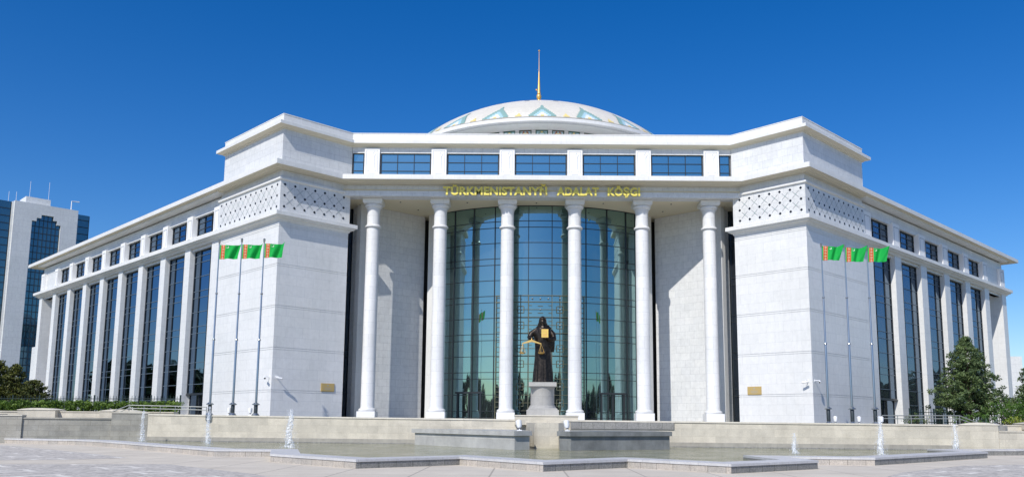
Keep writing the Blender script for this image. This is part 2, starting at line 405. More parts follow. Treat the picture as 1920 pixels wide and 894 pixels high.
def window(parent,F,l0,l1,z0,z1,cols,rows,gl,name='window',mull=.05,depth=.08,d=0,frame_w=.07,colpos=None,rowpos=None,hm=1.0,hmat='frame'):
    """pane at depth d; mullions proud of it"""
    m=MB(); A=F(l0,d);B=F(l1,d)
    def P(l,dd,z): q=F(l,dd); return (q[0],q[1],z)
    m.face([P(l0,d,z0),P(l1,d,z0),P(l1,d,z1),P(l0,d,z1)])
    w=m.build(name,gl,parent)
    m=MB()
    cp=colpos if colpos is not None else [l0+(l1-l0)*k/cols for k in range(1,cols)]
    rp=rowpos if rowpos is not None else [z0+(z1-z0)*k/rows for k in range(1,rows)]
    for c in cp: m.fbox(F,c-mull/2,c+mull/2,d-.02,d+depth,z0,z1)
    for r_ in rp: m.fbox(F,l0,l1,d-.02,d+depth*.8,r_-mull*hm/2,r_+mull*hm/2,1)
    m.fbox(F,l0,l0+frame_w,d-.02,d+depth*1.1,z0,z1); m.fbox(F,l1-frame_w,l1,d-.02,d+depth*1.1,z0,z1)
    m.fbox(F,l0,l1,d-.02,d+depth*1.05,z1-frame_w,z1); m.fbox(F,l0,l1,d-.02,d+depth*1.05,z0,z0+frame_w)
    m.build('mullions',['frame',hmat],w)
    return w
FF=frame(Vector((0,YA)),Vector((1,0)),Vector((0,-1)))
edges=[-16.2]+[v for x in px for v in (x-.64,x+.64)]+[16.2]
for i in range(0,len(edges),2):
    l0,l1=edges[i]+(.08 if i else 0.02),edges[i+1]-.08
    n=3 if l1-l0>3 else 1
    window(PALACE,FF,l0,l1,20.36,22.68,n,3,'glassattic','attic_window',d=-.12)
# top cornice + parapet
pathU=[(LA(10.29,0)[0]+4,LA(10.29,0)[1]+4),LA(10.29,0),tuple(CL),(-16.24,YA),(16.24,YA),tuple(CR),RA(11.18,0),(RA(11.18,0)[0]-4,RA(11.18,0)[1]+4)]
m=MB()
m.sweep([(-.2,23.2),(.12,23.2),(.15,23.3),(.4,23.36),(.59,23.4)],pathU,mi=1,caps=False)
m.sweep([(.59,23.4),(.59,23.66),(.15,23.74),(.04,23.76),(.04,24.4),(.07,24.4),(.07,24.46),(-.35,24.46),(-.35,23.6)],pathU)
part(m,'top_cornice',['trim','soffitstone'])
m=MB(); 
top=[LA(10.0,-.2),(LA(10,0)[0]+5,LA(10,0)[1]+5),(0,14),(RA(11,0)[0]-5,RA(11,0)[1]+5),RA(11,-.2),(a_,-b_+.4),(16.1,YA+.3),(-16.1,YA+.3),(-a_,-b_+.4)]
m.face([(x,y,23.6) for x,y in top][::-1]); part(m,'roof_deck','trim')
# mid cornice
LWL,LWR=65.2,53.5
pathM=[LA(LWL,-6),LA(LWL-.0,0),tuple(CL),(-17.01,.64),(17.01,.64),tuple(CR),RA(LWR,0),RA(LWR,-6)]
# outward check: travel from left wing end towards the corner: direction (1,-1); right-hand normal = (-1,-1) = N1  ok
m=MB()
pf=[(-1.2,19.77),(-.1,19.77),(.0,19.80),(.28,19.81),(.3,19.85),(.58,19.86),(.6,19.90),(.86,19.93),(.92,19.93)]
m.sweep(pf,pathM,mi=1,caps=False)
m.sweep([(.92,19.93),(.92,20.33),(.8,20.36),(-1.5,20.42)],pathM,mi=0,caps=False)
part(m,'main_cornice',['trim','soffitstone'])
# tower neck between string course and cornice
for F,G,ta,l in ((LA,LB,TA_L,1),(RA,RB,TA_R,0)):
    m=MB(); pA=F.P+F.T*ta-F.N*.1; c=F.P-F.N*.1-G.N*.1; pB=G.P+G.T*TB-G.N*.1; pD=F.P+F.T*ta+G.T*TB
    m.prism([tuple(c),tuple(pA),tuple(pD),tuple(pB)],19.15,20.2); part(m,'tower_neck','marble_small')
# ledge
m=MB()
pl=[(-.4,15.6),(.05,15.62),(.12,15.75),(.36,15.86),(.40,15.96),(.55,15.99),(.55,16.31),(.45,16.34),(-.6,16.36)]
eL=LB(TB,0); m.sweep(pl,[LA(63.6,-6),LA(63.6,0),tuple(CL),eL,(eL[0]+T1.x*1.5,eL[1]+T1.y*1.5)]); part(m,'ledge','trim')
m=MB(); eR=RB(TB,0)
m.sweep(pl,[(eR[0]+T2.x*1.5,eR[1]+T2.y*1.5),eR,tuple(CR),RA(52.0,0),RA(52.0,-6)]); part(m,'ledge','trim')
# front beam and soffit
m=MB()
m.sweep([(-1.4,18.77),(-.17,18.77),(-.17,19.2),(-.22,19.23),(-.42,19.25),(-.42,19.9),(-1.4,19.9)],[(-18.2,.64),(18.2,.64)])
part(m,'entablature','marble_small')
m=MB(); m.prism([(-18.0,1.0),(-20.5,5),(-16,14),(16,14),(20.5,5),(18.0,1.0)],18.775,19.4)
sof=part(m,'portico_ceiling','soffit')
for x,y in ((-12.2,1.5),(-6.4,1.5),(-.4,1.5),(5.4,1.5),(11.3,1.6),(-11,4.2),(11,4.2)):
    m=MB(); m.lathe([(0,18.72),(.05,18.72),(.07,18.78)],x,y+1.3,10); m.build('downlight','frame',sof)
# ------------------------------------------------------------------ lettering
LET=[]
for word,xa_,xb_ in (('T\u00dcRKMENISTANY\u0147',-8.30,.47),('ADALAT',1.27,4.83),('K\u00d6\u015eGI',5.56,8.30)):
    cu=bpy.data.curves.new('lettering','FONT'); cu.body=word
    cu.size=1.0; cu.extrude=.05; cu.bevel_depth=.012; cu.offset=.032; cu.space_character=1.06
    tmp=bpy.data.objects.new('tmp',cu); COL.objects.link(tmp)
    dg=bpy.context.evaluated_depsgraph_get(); me=bpy.data.meshes.new_from_object(tmp.evaluated_get(dg)); bpy.data.objects.remove(tmp)
    xs=[v.co.x for v in me.vertices]; w=max(xs)-min(xs); k=.94; kx=(xb_-xa_)/w
    for v in me.vertices:
        x,y,z=v.co; v.co=((x-min(xs))*kx,-.02-z,y*k)
    me.materials.clear(); me.materials.append(M['goldpaint'])
    o=bpy.data.objects.new('lettering',me); COL.objects.link(o); o.parent=PALACE; o.location=Vector((xa_,.64,18.87+ZO))-WL[PALACE.name]
    WL[o.name]=Vector((xa_,.64,18.87+ZO))
# ------------------------------------------------------------------ columns
SK=1.017
CY=1.1
cprof=[(.72,.0),(.72,.0)]
def column(x):
    m=MB()
    m.lathe([(.55,.72),(.70,.74),(.74,.82),(.72,.93),(.60,.98),(.565,1.1),(.56,6),(.55,12),(.545,15.98),(.60,16.0),(.68,16.08),(.68,16.16),(.60,16.24),(.54,16.27),(.535,17.35),(.55,17.52),(.58,17.6),(.60,17.72),(.70,17.78),(.75,17.90),(.71,18.02),(.5,18.04)],x,CY,40)
    c=part(m.sc(SK),'column','column',smooth=True)
    m=MB(); m.box(x-.74,x+.74,CY-.74,CY+.74,-.1,.73); m.sc(SK).build('plinth','panel',c)
    m=MB(); m.box(x-.75,x+.75,CY-.75,CY+.75,18.03,18.1)
    m.box(x-.80,x+.80,CY-.80,CY+.80,18.1,18.44)
    m.sc(SK).build('capital','trim',c)
for i in range(6): column((i-2.5)*5.666)
# ------------------------------------------------------------------ portico walls
for s in (-1,1):
    m=MB(); m.prism([(s*15.35,2.65),(s*10.5,6.95),(s*11.6,8.2),(s*16.45,3.85)],-.2,18.5); part(m.sc(SK),'portico_wall','marble_small')
    m=MB(); m.prism([(s*15.5,2.45),(s*15.0,2.9),(s*15.25,3.3),(s*15.9,2.85)],-.2,18.5); part(m.sc(SK),'portico_pilaster','trim')
    # pilaster beside the curved glass
    c=Vector((s*9.55,5.75)); t=Vector((-s,1))/S2*-1; 
    u1=Vector((s*-1,-1))/S2
    A=c; B=c+Vector((s,1))/S2*.75; Cc=B+Vector((-s,1))/S2*1.6; D=c+Vector((-s,1))/S2*1.6
    m=MB(); m.prism([tuple(A),tuple(B),tuple(Cc),tuple(D)],-.2,18.5); part(m.sc(SK),'glass_jamb','trim')
    # dark glazed slots
    F=frame(Vector((s*18.0,4.85)),Vector((-s,.55)).normalized(),Vector((-s*.55,-1)).normalized())
    window(PALACE,F,0,2.4,-.2,18.77,2,2,'glassdark','slot_window',rowpos=[2.3,2.9,5.5,6.1,8.8,9.4,12.1,12.7,15.4,16])
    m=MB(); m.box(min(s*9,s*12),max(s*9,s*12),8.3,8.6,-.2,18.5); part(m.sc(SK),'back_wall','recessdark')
# curved glass
Rg=14.36; cyg=2.45+Rg
def G(x,d=0):
    y=cyg-math.sqrt(Rg*Rg-x*x); nx,ny=x/Rg,-(cyg-y)/Rg
    return (x+nx*d,y+ny*d)
xsG=[-8.6+17.2*i/64 for i in range(65)]
m=MB()
for i in range(64):
    p,q=G(xsG[i]),G(xsG[i+1]); m.face([(p[0],p[1],-.2),(q[0],q[1],-.2),(q[0],q[1],18.46),(p[0],p[1],18.46)])
cg=part(m.sc(SK),'curved_glass_wall','glass',smooth=True)
rows=[18.42]
z=17.1
while z>-.2:
    rows.append(z); rows.append(z-.55); rows.append(z-1.9); z-=3.25
cols=[-8.5,-7.53,-5.79,-3.93,-2.35,-1.03,.98,2.35,3.92,5.80,7.56,8.5]
m=MB()
def arcbar(m,x0,x1,z,h,d0,d1):
    n=max(1,int((x1-x0)/.3)); path=[G(x0+(x1-x0)*i/n) for i in range(n+1)]
    for i in range(n):
        xa,xb=x0+(x1-x0)*i/n,x0+(x1-x0)*(i+1)/n
        A,B,Cx,D=G(xa,d0),G(xb,d0),G(xb,d1),G(xa,d1)
        m.hexa([(D[0],D[1],z-h/2),(Cx[0],Cx[1],z-h/2),(B[0],B[1],z-h/2),(A[0],A[1],z-h/2),(D[0],D[1],z+h/2),(Cx[0],Cx[1],z+h/2),(B[0],B[1],z+h/2),(A[0],A[1],z+h/2)])
def vbar(m,x,w,z0,z1,d0,d1):
    A,B,Cx,D=G(x-w/2,d1),G(x+w/2,d1),G(x+w/2,d0),G(x-w/2,d0)
    m.hexa([(A[0],A[1],z0),(B[0],B[1],z0),(Cx[0],Cx[1],z0),(D[0],D[1],z0),(A[0],A[1],z1),(B[0],B[1],z1),(Cx[0],Cx[1],z1),(D[0],D[1],z1)])
for z in rows:
    if z>-.1: arcbar(m,-8.6,8.6,z,.045,-.02,.06)
for x in cols: vbar(m,x,.055,-.2,18.44,-.02,.09)
m.sc(SK).build('mullions','frame',cg)
# entrance grille in front of the glass
m=MB()
for x in (-3.75,-3.35,-1.68,-1.0,.98,1.66,3.33,3.73): vbar(m,x,.045,0,10.65,.1,.15)
for z in (10.6,10.05): arcbar(m,-3.8,3.8,z,.05,.1,.15)
z=.35
while z<10.6:
    for s in (-1,1): arcbar(m,min(s*3.37,s*3.75),max(s*3.37,s*3.75),z,.035,.1,.14)
    z+=.42
for z in (9.4,8.75,8.07,7.4,6.8,6.1,5.5,4.8,4.1,3.55,2.9,2.2,1.55,.9): arcbar(m,-3.35,3.35,z,.03,.1,.14)
for z in (9.4,8.07,6.1,4.8,2.9,1.55):
    for x in (-1.68,1.66):
        for (dx,dz) in ((-.28,0),(.28,0)): vbar(m,x+dx,.035,z-.28,z+.28,.12,.16)
        for dz in (-.28,.28): arcbar(m,x-.28,x+.28,z+dz,.035,.12,.16)
for z in (9.75,9.1,8.4,7.75,7.1,6.4): 
    for x in (-1.0,.68): arcbar(m,x,x+.28,z,.03,.1,.14)
for z in (9.7,9.1): arcbar(m,-.22,.22,z,.03,.1,.14)
gr=m.sc(SK).build('entrance_grille','brass',PALACE)
for x,z in [(-.68,10.33),(0,10.33),(.68,10.33),(0,9.4),(-1.68,10.33),(1.66,10.33)]+[(x,z) for x in (-1.68,1.66) for z in (9.4,8.07,6.1,4.8,2.9,1.55)]:
    m=MB(); q=G(x,.18); m.lathe([(.0,z-.075),(.055,z-.05),(.075,z),(.055,z+.05),(0,z+.075)],q[0],q[1],8); m.sc(SK).build('boss','steel',gr)
# doors behind: dark door frames low in the glass
for x0,x1 in ((-7.0,-5.0),(5.2,7.2)):
    m=MB()
    for x in (x0,(x0+x1)/2,x1): vbar(m,x,.12,0,2.35,.02,.12)
    arcbar(m,x0-.2,x1+.2,2.4,.16,.02,.14); m.sc(SK).build('door_frame','frame',cg)
# ------------------------------------------------------------------ wings
def wing(F,first,pitch,width,nb,left):
    end=first+pitch*nb       # last pilaster start
    g_end=first+pitch*(nb-1)
    # inner mass
    dep=-14
    m=MB(); m.fbox(F,first-.6,g_end+width,dep,-.75,-.3,19.6)
    w=part(m,'wing_block','marble')
    m=MB(); m.fbox(F,first,end+width,-.9,-.22,15.38,16.2)             # spandrel over the tall glass
    m.fbox(F,first,end+width,-6 if False else -.9,-.28,18.62,19.6)
    part(m,'wing_beam','marble_small')
    m=MB(); m.fbox(F,g_end+width,end+width,-6,-.3,15.38,15.95); m.fbox(F,g_end+width,end+width,-6,-.3,16.0,19.6)
    part(m,'porch_beam','marble_small')
    m=MB(); m.fbox(F,first-.5,end+width-.05,dep,.55,19.75,20.3); part(m,'wing_roof','trim')
    for k in range(nb+1):
        l=first+pitch*k
        m=MB()
        d0=-5 if k==nb else -.9
        m.fbox(F,l,l+width,d0,0,-.3,15.9)
        p=part(m,'pilaster','marble')
        m=MB(); m.fbox(F,l,l+width,d0,-.02,16.3,18.78); 
        p=part(m,'upper_pier','panel')
        m=MB()
        for (x0,x1,z0,z1) in ((.2,.25,16.75,18.4),(width-.25,width-.2,16.75,18.4),(.2,width-.2,18.4,18.45),(.35,width-.35,16.6,16.64)):
            m.fbox(F,l+x0,l+x1,-.03,-.005,z0,z1)
        m.build('relief_groove','line',p)
    rows=[]
    z=14.9
    while z>0: rows+= [z,z-.62,z-1.95]; z-=3.28
    for k in range(nb):
        l0=first+pitch*k+width; l1=first+pitch*(k+1)
        if k<nb-1:
            zb=2.25 if k==0 else -.1
            cp=[l0+(l1-l0)*.28,l0+(l1-l0)*.72] if not left else [l0+(l1-l0)*.27,l0+(l1-l0)*.72]
            window(PALACE,F,l0,l1,zb,15.4,3,1,'glassdark','tall_window',d=-.55,colpos=cp,rowpos=[r_ for r_ in rows if r_>zb+.2],mull=.06,hm=.7,hmat='midframe')
            if k==0:
                m=MB(); m.fbox(F,l0,l1,-.8,-.4,2.13,2.25); part(m,'door_canopy','frame')
                m=MB(); m.fbox(F,l0,l0+(l1-l0)*.95,-.74,-.7,-.1,2.13); dd=part(m,'side_door','glassdark')
                m=MB()
                for x in (l0+.05,(l0+l1)/2,l1-.3): m.fbox(F,x-.04,x+.04,-.7,-.64,-.1,2.13)
                m.build('door_frame','frame',dd)
        zt=18.62
        window(PALACE,F,l0,l1,16.95 if False else 16.9,zt,3 if not left else 3,3,'glassdark','upper_window',d=-.62)
        m=MB(); m.fbox(F,l0,l1,-.9,-.5,16.3,16.9); part(m,'window_sill','trim')
wing(LA,10.75,5.69,1.2,9,True)
wing(RA,11.02,6.51,1.56,6,False)
# central mass behind portico & under the dome
m=MB(); m.prism([(-9,9.0),(-18,20),(-18,46),(18,46),(18,20),(9,9.0)],-.3,20.2); part(m,'rear_block','marble')
# ------------------------------------------------------------------ dome
DX,DY=.2,23.1
Rs=21.75; zc=12.75
def sph(th,ph,e=0): r=(Rs+e); return (DX+r*math.sin(th)*math.sin(ph),DY-r*math.sin(th)*math.cos(ph),zc+r*math.cos(th))
m=MB(); n=24; th0=math.asin(14.9/Rs)
prof=[(Rs*math.sin(th0*(1-i/n)),zc+Rs*math.cos(th0*(1-i/n))) for i in range(n+1)]; prof[-1]=(0,zc+Rs)
m.lathe(prof,DX,DY,120); dome=part(m,'dome','domecap',smooth=True)
m=MB(); m.lathe([(14.7,28.62),(15.15,28.45),(15.15,28.12),(14.9,28.08),(14.9,28.0),(14.2,28.02),(14.2,28.1),(13.4,28.12),(13.4,28.2),(12.3,28.22),(12.3,28.4)],DX,DY,120,mi=0); m.build('dome_rim','trim',dome,smooth=True)
for f in m.f[:0]: pass
m=MB(); m.lathe([(12.2,20),(12.2,28.3)],DX,DY,96); drum=m.build('dome_drum','mgreen',dome,smooth=True)
m=MB()
for k in range(48):
    a=2*PI*k/48+R(3.75)-PI/2
    for w_,mi in ((.19,0),):
        ca,sa=math.cos(a),math.sin(a)
        def F(l,d,ca=ca,sa=sa): return (DX+ca*(12.2+d)-sa*l,DY+sa*(12.2+d)+ca*l)
        m.fbox(F,-w_,w_,-.05,.22,20,28.2,0)
m.build('drum_pilaster','trim',drum)['kind']='stuff'
m=MB()
for k in range(48):
    a=2*PI*k/48-PI/2
    ca,sa=math.cos(a),math.sin(a)
    def P(l,d,z,ca=ca,sa=sa): return (DX+ca*(12.2+d)-sa*l,DY+sa*(12.2+d)+ca*l,z)
    def pq(l0,l1,z0,z1,mi,d=.06): m.face([P(l0,d,z0),P(l1,d,z0),P(l1,d,z1),P(l0,d,z1)],mi)
    pq(-.52,.52,27.0,28.15,k%2 and 1 or 0,.04)
    for q in range(5):
        w_=.5-.1*q; pq(-w_,w_,27.3+.16*q,27.3+.16*(q+1),[3,2,4,3,2][q] if k%2 else [2,4,3,2,3][q],.07)
    for s_ in(-1,1): m.face([P(s_*.5,.06,28.1),P(s_*.2,.06,28.1),P(s_*.5,.06,27.7)],2)
m.build('drum_mosaic',['teal','mred','aqua','myellow','mwhite'],drum)
m=MB()
t=.26/Rs
for k in range(20):
    ph0=2*PI*k/20
    big=[[8,0],[7,0],[6,0],[5,0],[4,0],[3,0],[2,0],[1,0],[1,0],[.5,0]]
    for i,(wd,_) in enumerate(big):
        thA=th0-.006-i*t*1.3; thB=thA-t*1.3
        if wd<1:
            cells=[(-.5,.5,0)]
        else:
            cells=[]
            for c in range(-int(wd),int(wd)):
                e=min(c+int(wd),int(wd)-1-c)
                mi=0 if (e<2.5 or i>4) else (1 if e<4.5 else (2 if e<6.5 else 3))
                cells.append((c,c+1,mi))
        for (c0,c1,mi) in cells:
            w=lambda c,th: ph0+c*.165/(Rs*math.sin(th))
            m.face([sph(thA,w(c0,thA),.03),sph(thA,w(c1,thA),.03),sph(thB,w(c1,thB),.03),sph(thB,w(c0,thB),.03)],mi)
    # small peaks between
    ph1=ph0+PI/20*1.0
    for i,wd in enumerate((2,1,.5)):
        thA=th0-.006-i*t; thB=thA-t
        w=lambda c,th: ph1+c*.15/(Rs*math.sin(th))
        m.face([sph(thA,w(-wd,thA),.03),sph(thA,w(wd,thA),.03),sph(thB,w(wd,thB),.03),sph(thB,w(-wd,thB),.03)],3)
    # floating chevron higher up
    thA=th0-.30; thB=thA-.02
    w=lambda c,th: ph1+c*.15/(Rs*math.sin(th))
    m.face([sph(thA,w(-2,thA),.03),sph(thA,w(2,thA),.03),sph(thB,w(1.5,thB),.03),sph(thB,w(-1.5,thB),.03)],4)
m.build('mosaic_frieze',['teal','aqua','mwhite','myellow','line'],dome)
m=MB()
zt=zc+Rs
m.lathe([(1.9,zt-.1),(1.5,zt+0.760),(1.0,zt+1.282),(.45,zt+1.432),(.15,zt+1.523),(.12,zt+1.704),(.2,zt+1.749),(.26,zt+1.885),(.29,zt+2.049),(.26,zt+2.203),(.13,zt+2.339),(.2,zt+2.384),(.17,zt+2.702),(.10,zt+4.153),(.05,zt+4.969),(.035,zt+5.060),(.025,zt+7.463),(.0,zt+7.463)],DX-.1,DY,20)
m.lathe([(0,zt+7.418),(.09,zt+7.482),(.11,zt+7.545),(.09,zt+7.599),(0,zt+7.672)],DX-.1,DY,10)
m.lathe([(0,zt+2.747),(.09,zt+2.792),(.09,zt+2.928),(0,zt+2.974)],DX-.38,DY,8); m.tube([(DX-.1,DY,zt+2.702),(DX-.38,DY,zt+2.792)],.02,5)
fin=m.build('finial','gold',dome,smooth=True)
# ------------------------------------------------------------------ plaques and security cameras
def plaque(F,l,z,lab):
    m=MB(); m.fbox(F,l-.62,l+.62,0.005,.06,z-.33,z+.33); o=m.build('wall_plaque','plaque'); tag(o,lab,'plaque','brass plaques on the towers')
    WL[o.name]=WL[o.name]
    m=MB(); m.fbox(F,l-.56,l+.56,.06,.075,z-.28,z+.28); f=m.build('plaque_face','plaque',o)
    m=MB()
    for i,wd in enumerate((.34,.28,.36,.22)): m.fbox(F,l-wd,l+wd,.0755,.079,z-.01-.06*i-.008,z-.01-.06*i+.008)
    m.fbox(F,l-.05,l+.05,.0755,.082,z+.12,z+.21); m.build('engraved_text','line',f)
plaque(LB,4.98,2.62,'brass plaque on the left tower, right of the flagpoles')
plaque(RB,4.98,2.62,'brass plaque on the right tower, left of the flagpoles')
def cctv(F,l,z,lab,k=1):
    r=F(l,0); t=thing('security_camera',lab,'camera',r[0],r[1],z,'security cameras on the tower corners')
    P=lambda l_,d,z_:(F(l_,d)[0],F(l_,d)[1],z_)
    m=MB(); m.fbox(F,l-.06,l+.06,0,.03,z-.08,z+.08); m.tube([P(l,.02,z),P(l,.4,z)],.03,8); m.build('bracket','whitepaint',t)
    m=MB(); m.tube([P(l,.4,z+.0),P(l,.4,z-.1)],.04,8); c0=P(l-.18*k,.36,z-.1); c1=P(l+.26*k,.52,z-.16)
    m.tube([c0,c1],[.075,.085],10); m.build('housing','whitepaint',t)
    m=MB(); d=(Vector(c1)-Vector(c0)).normalized(); m.tube([Vector(c1),Vector(c1)+d*.02],.06,10); m.build('lens','frame',t)
cctv(LB,.35,3.3,'white security camera on the inner face of the left tower corner')
cctv(LA,.35,3.3,'white security camera on the outer, flagpole side of the left tower corner',-1)
cctv(RB,.35,3.3,'white security camera on the inner face of the right tower corner')
cctv(RA,.35,3.3,'white security camera on the outer, flagpole side of the right tower corner',-1)
#@@PART2
# ------------------------------------------------------------------ ground
def sheet(name,poly,z,mt,kind='structure',thick=None):
    m=MB()
    if thick: m.prism(poly,z-thick,z)
    else:
        a=sum(poly[i][0]*poly[(i+1)%len(poly)][1]-poly[(i+1)%len(poly)][0]*poly[i][1] for i in range(len(poly)))
        m.face([(x,y,z) for x,y in (poly if a>0 else poly[::-1])])
    o=m.build(name,mt); return tag(o,kind=kind)
PZ=-1.65
sheet('ground',[(-1500,-1500),(1500,-1500),(1500,1500),(-1500,1500)],PZ-.03,'grass')
sheet('plaza',[(-75,-100),(75,-100),(75,60),(-75,60)],PZ,'plaza')
sheet('cobble_paving',[(-60,-14),(-33.1,-16.6),(-31.0,-18.3),(-21.3,-28.3),(-18.1,-32.0),(-19.8,-33.8),(-22,-34.7),(-60,-34)],PZ+.004,'cobble')
sheet('cobble_paving',[(-60,-37.5),(-19.6,-37.5),(-14.5,-36.6),(-9.6,-41.9),(-7.5,-45),(-7,-60),(-60,-60)],PZ+.004,'cobble')
sheet('cobble_paving',[(60,-30),(20,-31.6),(16.5,-33.2),(11.8,-38.3),(10,-41.1),(9,-60),(60,-60)],PZ+.004,'cobble')
# ------------------------------------------------------------------ fountain basin
kerb=[(-35.6,-12.3),(-33.0,-13.7),(-29.8,-14.5),(-27.5,-16.2),(-16.6,-28.3),(-15.2,-29.9),(-12.7,-29.8),(-11.4,-34.3),(-7.15,-38.6),(-3.8,-35.6),(-.71,-39.5),(2.47,-36.6),(5.5,-39.8),(9.5,-36.5),(9.2,-33.2),(12.85,-33.5),(22.1,-24.9),(22.2,-21.6),(25.9,-20.8),(33,-17.6)]
def offset_path(path,o):
    out=[]
    for i in range(len(path)):
        def nr(a,b): d=Vector((b[0]-a[0],b[1]-a[1])).normalized(); return Vector((-d.y,d.x))
        n0=nr(path[i-1],path[i]) if i else nr(path[0],path[1]); n1=nr(path[i],path[i+1]) if i<len(path)-1 else n0
        q=(n0+n1)/(1+n0.dot(n1)); q=q if q.length<1.8 else q*(1.8/q.length)
        out.append((path[i][0]+q.x*o,path[i][1]+q.y*o))
    return out
inner=offset_path(kerb,1.15)
basin=thing('fountain_basin','star-pointed granite kerb of the fountain basin in front of the courthouse','fountain',0,-26,PZ)
m=MB()
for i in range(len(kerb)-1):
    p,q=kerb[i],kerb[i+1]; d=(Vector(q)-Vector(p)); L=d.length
    m.face([(p[0],p[1],PZ-.02),(q[0],q[1],PZ-.02),(q[0],q[1],-1.42),(p[0],p[1],-1.42)],1 if d.y>.12*L and d.x>0 else 0)  # sun and shade painted: faces turned right get the darker granite
m.build('kerb_face',['granite_lit','granite'],basin)
m=MB()
ko=offset_path(kerb,-.03)
for i in range(len(kerb)-1):
    A,B,C_,D=ko[i],ko[i+1],inner[i+1],inner[i]
    m.hexa([(A[0],A[1],-1.42),(B[0],B[1],-1.42),(C_[0],C_[1],-1.42),(D[0],D[1],-1.42),(A[0],A[1],-1.335),(B[0],B[1],-1.335),(C_[0],C_[1],-1.335),(D[0],D[1],-1.335)])
m.build('kerb_top','granite_top',basin)
m=MB()
for i in range(len(inner)-1):
    p,q=inner[i],inner[i+1]; m.face([(q[0],q[1],-1.62),(p[0],p[1],-1.62),(p[0],p[1],-1.42),(q[0],q[1],-1.42)])
m.build('inner_kerb','granite',basin)
WY=lambda x:-14.0-.15*x
wp=inner+[(32,-13),(26,-13),(-20,-9),(-35,-9)]
sheet('basin_water',wp,-1.5,'water')
# ------------------------------------------------------------------ terrace walls
def wtop(x): return .34-.0062*(x+27.2) if x<24.5 else .02
def wz(x): return .34+(.02-.34)*min(1,max(0,(x+27.2)/51.7))**.75 if x>-27.2 else .34
xa,xb=-27.2,24.4
m=MB(); seg=[xa+(xb-xa)*i/12 for i in range(13)]
tw=thing('terrace_wall','long beige marble terrace wall behind the fountain water','wall',0,WY(0),PZ)
for i in range(12):
    x0,x1=seg[i],seg[i+1]
    m.prism([(x0,WY(x0)),(x1,WY(x1)),(x1,WY(x1)+.8),(x0,WY(x0)+.8)],-1.7,lambda x,y:wz(x)-.1)
m.build('wall_face','wallstone',tw)
m=MB()
for i in range(12):
    x0,x1=seg[i],seg[i+1]
    m.prism([(x0,WY(x0)-.05),(x1,WY(x1)-.05),(x1,WY(x1)+.85),(x0,WY(x0)+.85)],lambda x,y:wz(x)-.1,lambda x,y:wz(x))
m.build('coping','coping',tw)
m=MB(); m.prism([(xa,WY(xa)-.06),(xb,WY(xb)-.06),(xb,WY(xb)),(xa,WY(xa))],-1.7,-1.2); m.build('damp_plinth','plinthwet',tw)
m=MB(); m.prism([(xa,WY(xa)-.09),(xb,WY(xb)-.09),(xb,WY(xb)-.06),(xa,WY(xa)-.06)],-1.7,-1.44); m.build('waterline_trim','granite',tw)
# right pier and low walls
m=MB(); m.prism([(24.4,WY(24.4)),(26.6,WY(26.6)),(27.9,WY(26.6)+1.3),(25.4,WY(24.4)+1.6)],-1.7,-.02); p=m.build('terrace_pier','wallstone'); tag(p,'beige end pier with a shallow curved top at the right end of the terrace wall','pier','terrace piers')
def curved_top(m,P,Q,dx,dy,z,h,n=8):
    """low cambered coping from P to Q, thickness vector (dx,dy)"""
    for i in range(n):
        s0,s1=i/n,(i+1)/n
        f=lambda s: z+h*(1-(2*s-1)**2)
        A=[P[0]+(Q[0]-P[0])*s0,P[1]+(Q[1]-P[1])*s0];B=[P[0]+(Q[0]-P[0])*s1,P[1]+(Q[1]-P[1])*s1]
        m.hexa([(A[0],A[1],z),(B[0],B[1],z),(B[0]+dx,B[1]+dy,z),(A[0]+dx,A[1]+dy,z),(A[0],A[1],f(s0)+.03),(B[0],B[1],f(s1)+.03),(B[0]+dx,B[1]+dy,f(s1)+.03),(A[0]+dx,A[1]+dy,f(s0)+.03)])
m=MB(); curved_top(m,(24.35,WY(24.4)-.04),(26.65,WY(26.6)-.04),1.0,1.4,-.02,.14); m.build('cap','coping',p)
m=MB(); m.prism([(26.62,WY(26.6)),(46,WY(26.6)+.3),(46,WY(26.6)+1.2),(26.62,WY(26.6)+.9)],-1.7,-.42); m.prism([(26.62,WY(26.6)-.04),(46,WY(26.6)+.26),(46,WY(26.6)+1.2),(26.62,WY(26.6)+.9)],-.42,-.33)
tag(m.build('low_wall','wallstone'),'low beige marble wall running out of the picture at the right of the end pier','wall')
def lowback(name,pts,z0,z1,lab,blocks,mt='wallstone'):
    """low retaining wall with cambered blocks"""
    (x0,y0),(x1,y1)=pts
    m=MB(); m.prism([(x0,y0),(x1,y1),(x1,y1+.8),(x0,y0+.8)],z0,z1-.08); m.prism([(x0,y0-.05),(x1,y1-.05),(x1,y1+.85),(x0,y0+.85)],z1-.08,z1)
    w=tag(m.build(name,mt),lab,'wall')
    for bx0,bx1,bz0,bz1,bl in blocks:
        f=lambda x: y0+(y1-y0)*(x-x0)/(x1-x0)
        m=MB(); m.prism([(bx0,f(bx0)-.5),(bx1,f(bx1)-.5),(bx1,f(bx1)+.9),(bx0,f(bx0)+.9)],bz0,bz1)
        b=tag(m.build('wall_block',mt),bl,'block','cambered blocks on the low walls')
        m=MB(); curved_top(m,(bx0-.04,f(bx0)-.55),(bx1+.04,f(bx1)-.55),0,1.5,bz1,.13); m.build('cap','coping',b)
lowback('planter_wall',[(-60,-5),(-27.5,-5)],-.6,.52,'low pale stone planter wall under the hedge at the left',
    [(-38.9,-36.1,-.1,.58,'pale cambered block on the left planter wall, in front of the dark conifers'),(-32.8,-30.2,-.1,.52,'pale cambered block on the left planter wall, below the start of the handrail')])
lowback('planter_wall',[(27.5,-6),(60,-6)],-1,.02,'low pale stone planter wall under the shrubs at the right',
    [(35.0,38.2,-.3,.1,'pale cambered block on the right planter wall, below the yellow-green shrub')])
